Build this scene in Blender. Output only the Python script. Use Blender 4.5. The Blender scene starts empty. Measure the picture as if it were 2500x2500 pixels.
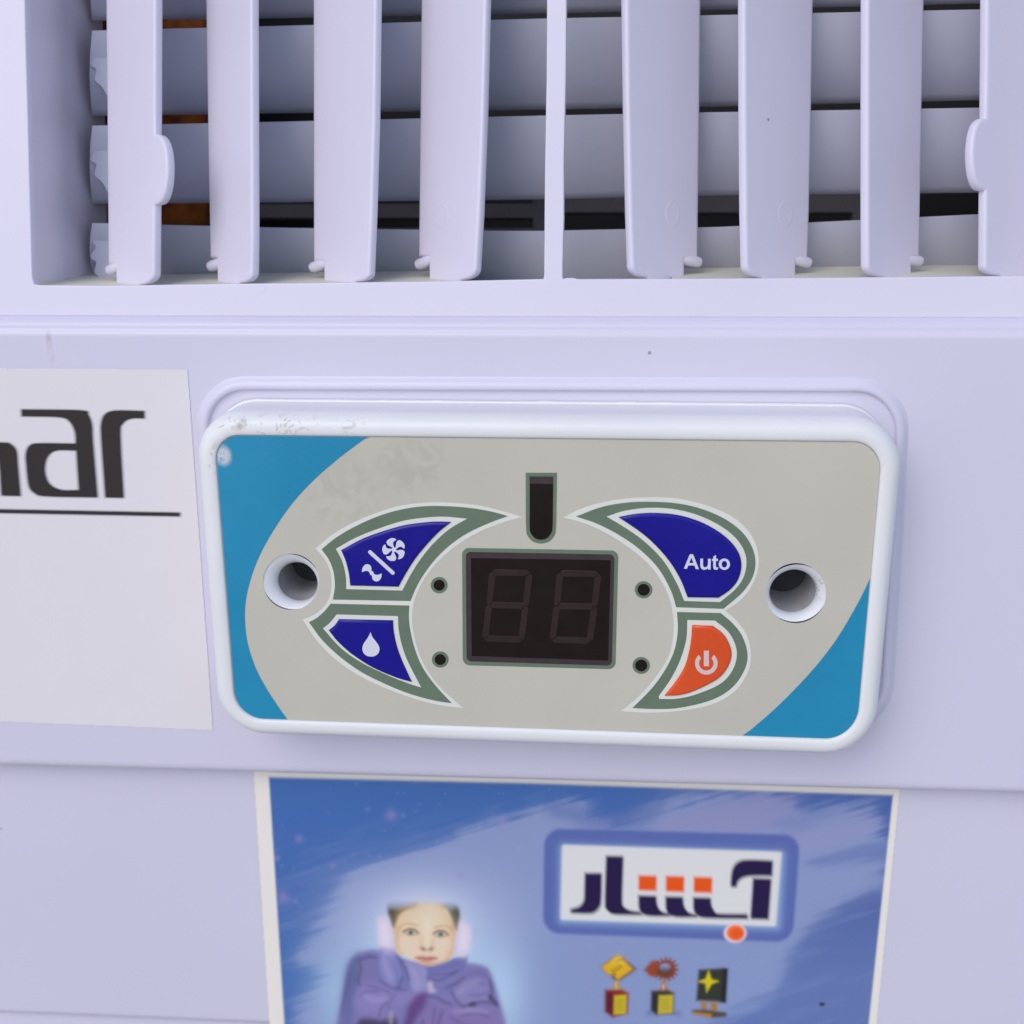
import bpy, math, random
import numpy as np
from mathutils import Vector, Matrix
from mathutils.geometry import tessellate_polygon
random.seed(4)
SC = bpy.context.scene
COL = SC.collection

# ------------------------------------------------------------------ camera
F, PX0, PY0 = 3000.0, 1250.0, 1250.0            # focal length and centre in photo pixels
D = 240.0                                        # mm from the lens to the flat body panel
ZO = 900.0                                       # lens height above the ground, mm
def _n(v): return v/np.linalg.norm(v)
AY = _n(np.array([211.0, -913.0, 3000.0]))       # world +Y (into the cooler) in camera axes (right, down, forward)
dn = np.array([75.0, 9860.0, 3000.0]); dn = _n(dn-AY*dn.dot(AY))
AZ = -dn
AX = np.cross(dn, AY)
cam = bpy.data.cameras.new('camera'); camo = bpy.data.objects.new('camera', cam); COL.objects.link(camo)
cam.sensor_width = 36; cam.lens = 36*F/2500; cam.clip_start = .01; cam.clip_end = 500
R = Matrix(((AX[0], -AX[1], -AX[2]), (AY[0], -AY[1], -AY[2]), (AZ[0], -AZ[1], -AZ[2]))).to_4x4()
camo.matrix_world = Matrix.Translation((0, -D*.001, ZO*.001)) @ R
cam.dof.use_dof = True; cam.dof.focus_distance = .243; cam.dof.aperture_fstop = 13
SC.camera = camo

# ------------------------------------------------------------------ world, sun, exposure
EL, AZM = math.radians(48), math.radians(200)
w = bpy.data.worlds.new('World'); SC.world = w; w.use_nodes = True
nt = w.node_tree; nt.nodes.clear()
sky = nt.nodes.new('ShaderNodeTexSky'); sky.sky_type = 'NISHITA'; sky.sun_disc = False
sky.sun_elevation = EL; sky.sun_rotation = AZM
sky.air_density = 1.0; sky.dust_density = 1.0; sky.ozone_density = 1.0
bg = nt.nodes.new('ShaderNodeBackground'); bg.inputs[1].default_value = .12
wo = nt.nodes.new('ShaderNodeOutputWorld')
nt.links.new(sky.outputs[0], bg.inputs[0]); nt.links.new(bg.outputs[0], wo.inputs[0])
sl = bpy.data.lights.new('sun', 'SUN'); sl.energy = .85; sl.angle = math.radians(40); sl.color = (1, .915, .89)
so = bpy.data.objects.new('sun', sl); COL.objects.link(so)
sd = Vector((-.55, -1.0, .8)).normalized()                 # towards the bright part of the overcast sky
so.rotation_euler = sd.to_track_quat('Z', 'Y').to_euler()
SC.view_settings.view_transform = 'Standard'; SC.view_settings.look = 'None'
SC.view_settings.gamma = 1; SC.view_settings.exposure = 0.44
SC.render.engine = 'CYCLES'

# ------------------------------------------------------------------ helpers
def srgb(r, g, b):
    f = lambda c: (c/255/12.92) if c/255 <= .04045 else ((c/255+.055)/1.055)**2.4
    return (f(r), f(g), f(b))
class Plane:                                     # outward normal towards the viewer; y0 at z=zr, leaning back by t
    def __init__(s, y0, zr=0.0, t=0.0):
        s.p = np.array([0, y0, zr]); s.v = np.array([0, math.sin(t), math.cos(t)])
        s.n = np.array([0, -math.cos(t), math.sin(t)]); s.u = np.array([1.0, 0, 0])
    def shift(s, d):                             # the same plane d mm deeper
        q = Plane(0); q.p = s.p-s.n*d; q.v, q.n, q.u = s.v, s.n, s.u; return q
    def at(s, x, y):
        d = np.array([x-PX0, y-PY0, F]); r = np.array([d.dot(AX), d.dot(AY), d.dot(AZ)])
        o = np.array([0, -D, 0.0])
        return o+r*((s.p-o).dot(s.n)/r.dot(s.n))
    def uv(s, x, y):
        q = s.at(x, y)-s.p; return (q.dot(s.u), q.dot(s.v))
    def xyz(s, u, v, h=0): return s.p+s.u*u+s.v*v+s.n*h
def W(p): return (p[0]*.001, p[1]*.001, (p[2]+ZO)*.001)

def cr(pts, n=6):
    """closed path; points with a third entry 1 are corners, the rest is smoothed"""
    P = [np.array(p[:2], float) for p in pts]; Cn = [len(p) > 2 and p[2] == 1 for p in pts]
    out = []; N = len(P)
    for i in range(N):
        a, b = P[i], P[(i+1) % N]
        p0 = P[i-1] if not Cn[i] else a-(b-a); p3 = P[(i+2) % N] if not Cn[(i+1) % N] else b+(b-a)
        if Cn[i] and Cn[(i+1) % N]: out.append(a); continue
        for k in range(n):
            t = k/n
            out.append(.5*((2*a)+(-p0+b)*t+(2*p0-5*a+4*b-p3)*t*t+(-p0+3*a-3*b+p3)*t**3))
    return [tuple(o) for o in out]
def rnd(corners, rad, n=8):
    """polygon with rounded corners; rad one number or one per corner"""
    out = []; N = len(corners)
    for i in range(N):
        p = np.array(corners[i], float); a = np.array(corners[i-1], float); b = np.array(corners[(i+1) % N], float)
        r = rad[i] if isinstance(rad, (list, tuple)) else rad
        if r <= 0: out.append(tuple(p)); continue
        da = _n(a-p); db = _n(b-p)
        s, e = p+da*r, p+db*r
        for k in range(n+1):
            t = k/n; w_ = .30                    # conic blend close to a circular arc
            q = ((1-t)**2*s+2*t*(1-t)*p*.7071+t*t*e)/((1-t)**2+2*t*(1-t)*.7071+t*t)
            out.append(tuple(q))
    return out
def circ(cx, cy, r, n=40, ry=None): return [(cx+r*math.cos(2*math.pi*k/n), cy+(ry or r)*math.sin(2*math.pi*k/n)) for k in range(n)]
def area(l): return sum(l[i-1][0]*l[i][1]-l[i][0]*l[i-1][1] for i in range(len(l)))/2
def clean(l):
    o = []
    for p in l:
        if not o or math.hypot(p[0]-o[-1][0], p[1]-o[-1][1]) > 1e-5: o.append(p)
    if math.hypot(o[0][0]-o[-1][0], o[0][1]-o[-1][1]) < 1e-5: o.pop()
    return o
def inset(l, d):
    """offset a loop inwards by d; points that would fold over snap to their nearest sound neighbour"""
    P = np.array(l, float); s = 1 if area(l) > 0 else -1
    e = np.roll(P, -1, 0)-P; e /= np.maximum(np.linalg.norm(e, axis=1), 1e-12)[:, None]
    n2 = np.stack([-e[:, 1], e[:, 0]], 1)*s; n1 = np.roll(n2, 1, 0); m = n1+n2; k = (m*m).sum(1)
    Q = P+m*(2/np.maximum(k, .09))[:, None]*d
    if abs(d) < .08: return [tuple(q) for q in Q]
    A, Bq = P, np.roll(P, -1, 0); E = Bq-A; L = np.maximum((E*E).sum(1), 1e-12)
    t = np.clip(((Q[:, None]-A[None])*E[None]).sum(2)/L, 0, 1); dd = np.linalg.norm(Q[:, None]-A[None]-E[None]*t[..., None], axis=2).min(1)
    ok = dd > abs(d)*.93; ok |= k < .2 if ok.sum() < 3 else False
    if ok.all() or not ok.any(): return [tuple(q) for q in Q]
    N = len(P); gi = np.nonzero(ok)[0]
    for i in np.nonzero(~ok)[0]:
        c = np.minimum((gi-i) % N, (i-gi) % N); Q[i] = Q[gi[np.argmin(c)]]
    return [tuple(q) for q in Q]
class MB:
    def __init__(s): s.v = []; s.f = []; s.m = []; s.mats = []
    def mi(s, mat):
        if mat not in s.mats: s.mats.append(mat)
        return s.mats.index(mat)
    def solid(s, loops, rings, mat, pl, cap=True, side=None):
        """loops in plane coordinates (first outer, rest holes); rings = (inset, height) from back to front"""
        loops = [clean(l) for l in loops]; loops = [l if (area(l) > 0) == (i == 0) else l[::-1] for i, l in enumerate(loops)]
        m = s.mi(mat); ms = s.mi(side) if side else m; last = []
        for li, l in enumerate(loops):
            base = len(s.v); N = len(l)
            for d, h in rings:
                q = inset(l, d if li == 0 else -d) if d else l
                if li > 0 and d: q = inset(l, -d)
                s.v += [tuple(pl.xyz(p[0], p[1], h)) for p in q]
            for r in range(len(rings)-1):
                for i in range(N):
                    j = (i+1) % N
                    s.f.append((base+r*N+i, base+r*N+j, base+(r+1)*N+j, base+(r+1)*N+i)); s.m.append(ms)
            last.append((base+(len(rings)-1)*N, N, q))
        if cap:                                   # the flat top has vertices of its own
            lp_ = [clean(q) for b, n, q in last]; b = len(s.v)
            for q in lp_: s.v += [tuple(pl.xyz(p[0], p[1], rings[-1][1])) for p in q]
            for t in tessellate_polygon([[Vector((p[0], p[1], 0)) for p in q] for q in lp_]):
                a, b2, c = [b+k for k in t]
                A, B, Cc = [np.array(s.v[k]) for k in (a, b2, c)]
                if np.cross(B-A, Cc-A).dot(pl.n) < 0: a, c = c, a
                s.f.append((a, b2, c)); s.m.append(m)
        return s
    def px(s, loops, rings, mat, pl, **k):
        return s.solid([[pl.uv(*p[:2]) for p in l] for l in loops], rings, mat, pl, **k)
    def quad(s, pts, mat):
        b = len(s.v); s.v += [tuple(p) for p in pts]; s.f.append(tuple(range(b, b+len(pts)))); s.m.append(s.mi(mat)); return s
    def box(s, a, b, mat):
        x0, y0, z0 = a; x1, y1, z1 = b
        c = [(x, y, z) for z in (z0, z1) for y in (y0, y1) for x in (x0, x1)]; k = len(s.v); s.v += c
        for f in ((0, 2, 3, 1), (4, 5, 7, 6), (0, 1, 5, 4), (2, 6, 7, 3), (0, 4, 6, 2), (1, 3, 7, 5)):
            s.f.append(tuple(k+i for i in f)); s.m.append(s.mi(mat))
        return s
    def rings3(s, rings, mat, cap=False):
        """rings of equal length 3-D points"""
        b = len(s.v); N = len(rings[0]); m = s.mi(mat)
        for r in rings: s.v += [tuple(p) for p in r]
        for r in range(len(rings)-1):
            for i in range(N):
                j = (i+1) % N; s.f.append((b+r*N+i, b+r*N+j, b+(r+1)*N+j, b+(r+1)*N+i)); s.m.append(m)
        if cap: s.f.append(tuple(b+(len(rings)-1)*N+i for i in range(N))); s.m.append(m)
        return s
    def build(s, name, parent=None, label=None, smooth=38):
        me = bpy.data.meshes.new(name)
        me.from_pydata([W(p) for p in s.v], [], s.f)
        for m in s.mats: me.materials.append(m)
        me.polygons.foreach_set('material_index', s.m)
        if smooth:
            me.polygons.foreach_set('use_smooth', [True]*len(me.polygons)); me.set_sharp_from_angle(angle=math.radians(smooth))
        me.update(); o = bpy.data.objects.new(name, me); COL.objects.link(o)
        if parent:
            o.parent = parent; root = parent
            while root.parent: root = root.parent
            o.matrix_parent_inverse = Matrix.Translation(-Vector(root.location)) if parent is root else Matrix.Identity(4)
        if label: o['label'] = label
        return o
def thing(name, label, cat, loc):
    o = bpy.data.objects.new(name, None); COL.objects.link(o); o.location = W(loc); o.empty_display_size = .01
    o['label'] = label; o['category'] = cat; return o

# ------------------------------------------------------------------ materials
def mat(name, col, rough=.45, spec=.5, var=0, vscale=20, coat=0, bump=0, bscale=900, specks=0, sss=0):
    m = bpy.data.materials.new(name); m.use_nodes = True; t = m.node_tree; b = t.nodes['Principled BSDF']
    b.inputs['Roughness'].default_value = rough; b.inputs['Specular IOR Level'].default_value = spec
    b.inputs['Coat Weight'].default_value = coat; b.inputs['Coat Roughness'].default_value = .15
    if sss:
        b.inputs['Subsurface Weight'].default_value = sss; b.inputs['Subsurface Radius'].default_value = (.0012, .0009, .0009)
        b.inputs['Subsurface Scale'].default_value = 1.0
    tc = t.nodes.new('ShaderNodeTexCoord'); src = None
    rgb = t.nodes.new('ShaderNodeRGB'); rgb.outputs[0].default_value = (*col, 1); src = rgb.outputs[0]
    if var:
        no = t.nodes.new('ShaderNodeTexNoise'); no.inputs['Scale'].default_value = vscale; no.inputs['Detail'].default_value = 5
        t.links.new(tc.outputs['Object'], no.inputs['Vector'])
        mr = t.nodes.new('ShaderNodeMapRange'); mr.inputs['From Min'].default_value = .3; mr.inputs['From Max'].default_value = .7
        mr.inputs['To Min'].default_value = 1-var; mr.inputs['To Max'].default_value = 1+var
        t.links.new(no.outputs['Fac'], mr.inputs['Value'])
        mx = t.nodes.new('ShaderNodeVectorMath'); mx.operation = 'SCALE'
        t.links.new(src, mx.inputs[0]); t.links.new(mr.outputs[0], mx.inputs['Scale']); src = mx.outputs[0]
        m2 = t.nodes.new('ShaderNodeMapRange'); m2.inputs['From Min'].default_value = .3; m2.inputs['From Max'].default_value = .7
        m2.inputs['To Min'].default_value = rough-.08; m2.inputs['To Max'].default_value = rough+.08
        t.links.new(no.outputs['Fac'], m2.inputs['Value']); t.links.new(m2.outputs[0], b.inputs['Roughness'])
    if specks:
        vo = t.nodes.new('ShaderNodeTexVoronoi'); vo.inputs['Scale'].default_value = specks
        t.links.new(tc.outputs['Object'], vo.inputs['Vector'])
        sx = t.nodes.new('ShaderNodeSeparateColor'); t.links.new(vo.outputs['Color'], sx.inputs[0])
        th = t.nodes.new('ShaderNodeMapRange'); th.inputs['From Min'].default_value = .74; th.inputs['From Max'].default_value = 1
        th.inputs['To Min'].default_value = 0; th.inputs['To Max'].default_value = .045
        t.links.new(sx.outputs[0], th.inputs['Value'])
        lt = t.nodes.new('ShaderNodeMath'); lt.operation = 'LESS_THAN'
        t.links.new(vo.outputs['Distance'], lt.inputs[0]); t.links.new(th.outputs[0], lt.inputs[1])
        sc_ = t.nodes.new('ShaderNodeMath'); sc_.operation = 'MULTIPLY'; sc_.inputs[1].default_value = .55
        t.links.new(lt.outputs[0], sc_.inputs[0])
        mi = t.nodes.new('ShaderNodeMix'); mi.data_type = 'RGBA'; mi.inputs['B'].default_value = (.08, .06, .07, 1)
        t.links.new(sc_.outputs[0], mi.inputs['Factor']); t.links.new(src, mi.inputs['A']); src = mi.outputs['Result']
    t.links.new(src, b.inputs['Base Color'])
    if bump:
        nb = t.nodes.new('ShaderNodeTexNoise'); nb.inputs['Scale'].default_value = bscale; nb.inputs['Detail'].default_value = 3
        t.links.new(tc.outputs['Object'], nb.inputs['Vector'])
        bp = t.nodes.new('ShaderNodeBump'); bp.inputs['Strength'].default_value = bump; bp.inputs['Distance'].default_value = .0001
        t.links.new(nb.outputs['Fac'], bp.inputs['Height']); t.links.new(bp.outputs[0], b.inputs['Normal'])
    return m
LIL = (.70, .667, .79)
M = {
 'body': mat('lilac_plastic', LIL, .38, .5, .018, 14, specks=95, bump=.08, bscale=700),
 'frame': mat('lilac_plastic_frame', (.73, .69, .80), .36, .5, .018, 18, specks=120, bump=.06, bscale=700),
 'vane': mat('lilac_plastic_vane', (.73, .69, .81), .36, .5, .02, 30, specks=120),
 'louver': mat('grey_blue_louver', (.50, .51, .62), .34, .5, .03, 25),
 'ledge': mat('cream_ledge', (.72, .71, .58), .5, .4, .05, 60),
 'deep': mat('tube_painted_shade', (.44, .44, .45), .5, .4, .15, 200),  # white tube darkened in colour to stand for shade inside the bore
 'hole_end_shade': mat('hole_end_shade', (.05, .05, .055), .7),  # dark cap colour imitates the shade at the bottom of the hole
 'dark': mat('interior_painted_shade', (.012, .012, .014), .7),  # near-black colour stands in for shade in the cavity behind the louvers
 'grey': mat('grey_bracket', (.20, .19, .20), .5, .4, .1, 60),
 'brown': mat('brown_pad', (.30, .09, .02), .8, .2, .5, 300),
 'bezel': mat('white_plastic', (.83, .825, .82), .36, .5, .02, 40),
 'tube': mat('white_tube', (.78, .78, .80), .4, .5, .04, 90),
 'face': mat('grey_film', (.585, .555, .465), .36, .5, .03, 45, specks=160, bump=.15, bscale=2500),
 'blue': mat('blue_ink', (.012, .27, .46), .34, .5, .05, 60, specks=0, bump=.15, bscale=2500),
 'pale': mat('pale_ink', (.78, .78, .70), .36, .5),
 'green': mat('green_grey_ink', (.145, .20, .135), .38, .5, .04, 200, bump=.1, bscale=2500),
 'navy': mat('blue_button', (.006, .003, .25), .34, .35, .05, 120, bump=.12, bscale=2500),
 'orange': mat('orange_button', (.76, .085, .012), .32, .5, .05, 120, bump=.12, bscale=2500),
 'icon': mat('icon_white', (.72, .72, .80), .4, .4),
 'icon2': mat('icon_pink', (.72, .58, .56), .4, .4),
 'win': mat('dark_window', (.012, .007, .0052), .38, .22, .08, 300, bump=.1, bscale=3000),
 'maroon': mat('maroon_film', (.052, .034, .038), .4, .4, .1, 500),
 'seg': mat('unlit_segment', (.027, .0145, .0115), .45, .35, .1, 400),
 'ground': mat('concrete', (.46, .43, .40), .9, .2, .1, 3),
 'edge': mat('film_edge', (.55, .53, .50), .5),
}
def stain(m, c, rad, col, amount, nscale=300, lo=.45, hi=.6, stretch=(1, 1, 1)):
    """a patch of dirt of limited size: c and rad in mm"""
    t = m.node_tree; b = t.nodes['Principled BSDF']; src = b.inputs['Base Color'].links[0].from_socket
    tc = t.nodes.new('ShaderNodeTexCoord'); mp_ = t.nodes.new('ShaderNodeMapping'); wc = W(c)
    mp_.vector_type = 'TEXTURE'; mp_.inputs['Location'].default_value = wc; mp_.inputs['Scale'].default_value = tuple(rad*.001*k for k in stretch)
    t.links.new(tc.outputs['Object'], mp_.inputs['Vector'])
    ln = t.nodes.new('ShaderNodeVectorMath'); ln.operation = 'LENGTH'; t.links.new(mp_.outputs[0], ln.inputs[0])
    fo = t.nodes.new('ShaderNodeMapRange'); fo.interpolation_type = 'SMOOTHSTEP'
    fo.inputs['From Min'].default_value = 1; fo.inputs['From Max'].default_value = .35; t.links.new(ln.outputs['Value'], fo.inputs['Value'])
    no = t.nodes.new('ShaderNodeTexNoise'); no.inputs['Scale'].default_value = nscale; no.inputs['Detail'].default_value = 6; no.inputs['Distortion'].default_value = 1.2
    t.links.new(tc.outputs['Object'], no.inputs['Vector'])
    mr = t.nodes.new('ShaderNodeMapRange'); mr.inputs['From Min'].default_value = lo; mr.inputs['From Max'].default_value = hi; t.links.new(no.outputs['Fac'], mr.inputs['Value'])
    mu = t.nodes.new('ShaderNodeMath'); mu.operation = 'MULTIPLY'; t.links.new(fo.outputs[0], mu.inputs[0]); t.links.new(mr.outputs[0], mu.inputs[1])
    m2 = t.nodes.new('ShaderNodeMath'); m2.operation = 'MULTIPLY'; m2.inputs[1].default_value = amount; t.links.new(mu.outputs[0], m2.inputs[0])
    mi = t.nodes.new('ShaderNodeMix'); mi.data_type = 'RGBA'; mi.inputs['B'].default_value = (*col, 1)
    t.links.new(m2.outputs[0], mi.inputs['Factor']); t.links.new(src, mi.inputs['A']); t.links.new(mi.outputs['Result'], b.inputs['Base Color'])
SPOTS = []
# ------------------------------------------------------------------ key planes
B0 = Plane(0.0)                                   # flat middle panel
LOW = Plane(6.0)                                  # lower body
FH = 14.5                                         # faceplate height over the middle panel
FP = Plane(-FH)
zbend = B0.at(1250, 773)[2]
G = Plane(2.8, zbend, math.radians(11))           # grille front, leaning back

stain(M['face'], FP.at(800, 1190), 14, (.33, .34, .24), .28, 180, .42, .66, (1.2, 1, .8))
stain(M['face'], FP.at(1010, 1130), 9, (.38, .37, .30), .3, 260, .45, .62)
stain(M['bezel'], FP.at(720, 1038), 19, (.42, .37, .30), .55, 420, .53, .60, (1, 1, .13))
stain(M['bezel'], FP.at(565, 1035), 4.5, (.36, .30, .22), .6, 500, .50, .62, (1, 1, .35))
stain(M['bezel'], FP.at(1250, 985), 30, (.50, .45, .38), .5, 350, .50, .62, (1, 1, .06))
stain(M['bezel'], FP.at(527, 1120), 5, (.45, .38, .30), .7, 500, .5, .65, (.5, 1, 1))
stain(M['blue'], FP.at(545, 1112), 2.7, (.62, .64, .68), 1.0, 900, .30, .50, (.8, 1, 1))
stain(M['blue'], FP.at(700, 1120), 16, (.05, .30, .50), .5, 900, .62, .68)
stain(M['body'], B0.at(122, 850), 4, (.50, .38, .42), .55, 200, .35, .6, (.25, 1, 1.2))
stain(M['tube'], FP.at(1975, 1440), 4, (.25, .22, .16), .8, 900, .5, .6)

# ------------------------------------------------------------------ ground
g = MB(); g.quad([(-6000, -6000, -ZO), (6000, -6000, -ZO), (6000, 6000, -ZO), (-6000, 6000, -ZO)], M['ground'])
go = g.build('ground', smooth=0); go['kind'] = 'structure'

# ------------------------------------------------------------------ air cooler
cooler = thing('air_cooler', 'pale lilac plastic air cooler front with upright vanes above a flat panel', 'air cooler', (0, 150, -ZO))
XL, XR = -260.0, 290.0
def prof(y_px, y): return (y, Plane(y).at(1250, y_px)[2])
rows = [(4.6, prof(773, 2.8)[1]+1.2), (3.3, prof(773, 2.8)[1]+.1), prof(773.5, 2.75), prof(775, 2.5), prof(781, 1.7), prof(789, 1.05), prof(795, .75), prof(799, .68), prof(804, .66), prof(807, .6),
        prof(812, .3), prof(817, .08), prof(821, .0), prof(826, 0.0), prof(1100, 0), prof(1500, 0), prof(1883, 0), prof(1891, .06), prof(1898, .35)]
zb = prof(1898, .35)[1]
rows += [(1.2, zb-.75), (2.2, zb-1.05), (5.9, zb-1.2), (6.0, zb-2.0)]
zc = LOW.at(1250, 2512)[2]
rows += [(6.0, zc), (6.15, zc-.8), (6.8, zc-1.8), (8.2, zc-2.3), (9.0, zc-2.5), (9.0, -ZO+20)]
m = MB(); b0 = len(m.v); xs = np.linspace(XL, XR, 12)
for y, z in rows: m.v += [(x, y, z) for x in xs]
for r in range(len(rows)-1):
    for i in range(11):
        a = r*12+i; m.f.append((a+12, a+13, a+1, a)); m.m.append(m.mi(M['body']))
m.box((XL, 9.2, -ZO), (XR, 300, zc-60), M['body'])
m.box((XL, 6.2, zc-60), (XL+3, 300, 260), M['body']); m.box((XR-3, 6.2, zc-60), (XR, 300, 260), M['body'])
m.box((XL+3, 297, zc-60), (XR-3, 300, 260), M['body']); m.box((XL, 60, 260), (XR, 300, 263), M['body'])
m.build('front_panel', cooler)

# grille frame, one opening either side of the centre bar
def z1(x, y): return (x*.647, y*.647)
def z2(x, y): return (1250+x*.647, y*.647)
uL, vL = G.uv(-800, 773); uR = XR; uL = XL
vtop = 230.0
outer = [(uL, -.45), (uR, -.45), (uR, vtop), (uL, vtop)]
def gu(pts): return [G.uv(*p) for p in pts]
topv = 190.0
ledge_l = [z1(130, 1072), z1(150, 1075), z1(430, 1077), z1(800, 1071), z1(1250, 1066), z1(1700, 1060), z2(118, 1052)]
ledge_r = [z2(194, 1052), z2(205, 1048), z2(235, 1048), z2(245, 1052), z2(800, 1050), z2(1400, 1045), z2(1932, 1040), z2(2200, 1039)]
lo = gu([z1(95, 0), z1(99, 180), z1(106, 420), z1(113, 700), z1(121, 1000), z1(123, 1050)]+ledge_l)
a0 = lo[0]
hole_l = [(a0[0]-1.2, topv)]+lo+gu([z2(121, 1040), z2(124, 640), z2(130, 300), z2(132, 0)])
hole_l += [(hole_l[-1][0]+.3, topv)]
rr = gu([z2(207, 0), z2(204, 300), z2(197, 600), z2(197, 820), z2(192, 1000), z2(192, 1045)]+ledge_r)
hole_r = [(rr[0][0]-.3, topv)]+rr+gu([z2(2230, 1030), z2(2250, 0)])
hole_r += [(hole_r[-1][0]+1, topv)]
m = MB(); m.solid([outer, hole_l, hole_r], [(0, -3.0), (0, -.25), (.12, -.06), (.3, 0)], M['frame'], G)
# deep side walls of the left and right openings
Gd = G.shift(34)
for pts, s in ((lo[:6], 1),):
    bot = pts[-1]
    wl = [(a0[0]-1.2, topv)]+pts
    ring = [[G.xyz(p[0], p[1], -2.9) for p in wl], [G.xyz(p[0]+2.0, p[1]+.0, -34) for p in wl]]
    for i in range(len(wl)-1):
        m.quad([ring[0][i], ring[1][i], ring[1][i+1], ring[0][i+1]], M['frame'])
wr = gu([z2(2230, 1030), z2(2250, 0)]); wr.append((wr[-1][0]+1, topv))
for i in range(2): m.quad([G.xyz(*wr[i], -2.9), G.xyz(*wr[i], -34), G.xyz(*wr[i+1], -34), G.xyz(*wr[i+1], -2.9)], M['frame'])
# scalloped guide strip at the back of the left wall
m.build('grille_frame', cooler)
# injection marks: shallow raised discs
m = MB()
for c in (z1(990, 1090),):
    u, v = G.uv(*c); m.solid([circ(u, v, .75, 24)], [(0, 0), (.06, .05), (.14, .05)], M['frame'], G)
m.build('mould_mark', cooler)

# ledge under the vanes
lz = G.uv(1250, 692)[1]
m = MB(); vl = min(p[1] for p in hole_l+hole_r)
for hl in (lo[5:6]+gu(ledge_l[:-1]), gu([z2(610, 1050)]+ledge_r[4:])):
    for p, q in zip(hl, hl[1:]):
        m.quad([G.xyz(p[0], p[1]-.02, -2.9), G.xyz(q[0], q[1]-.02, -2.9), G.xyz(q[0], q[1]+5.9, -33), G.xyz(p[0], p[1]+5.9, -33)], M['ledge'])
    m.build('inner_ledge', cooler); m = MB()
hl = gu([z1(1700, 1060), z2(118, 1052), z2(194, 1052), z2(610, 1050)])  # hidden middle strip, added to bounce light onto the lowest louver
for p, q in zip(hl, hl[1:]):
    m.quad([G.xyz(p[0], p[1]-.02, -2.9), G.xyz(q[0], q[1]-.02, -2.9), G.xyz(q[0], q[1]+1.5, -33), G.xyz(p[0], p[1]+1.5, -33)], M['ledge'])
m.build('inner_ledge', cooler)

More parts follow.
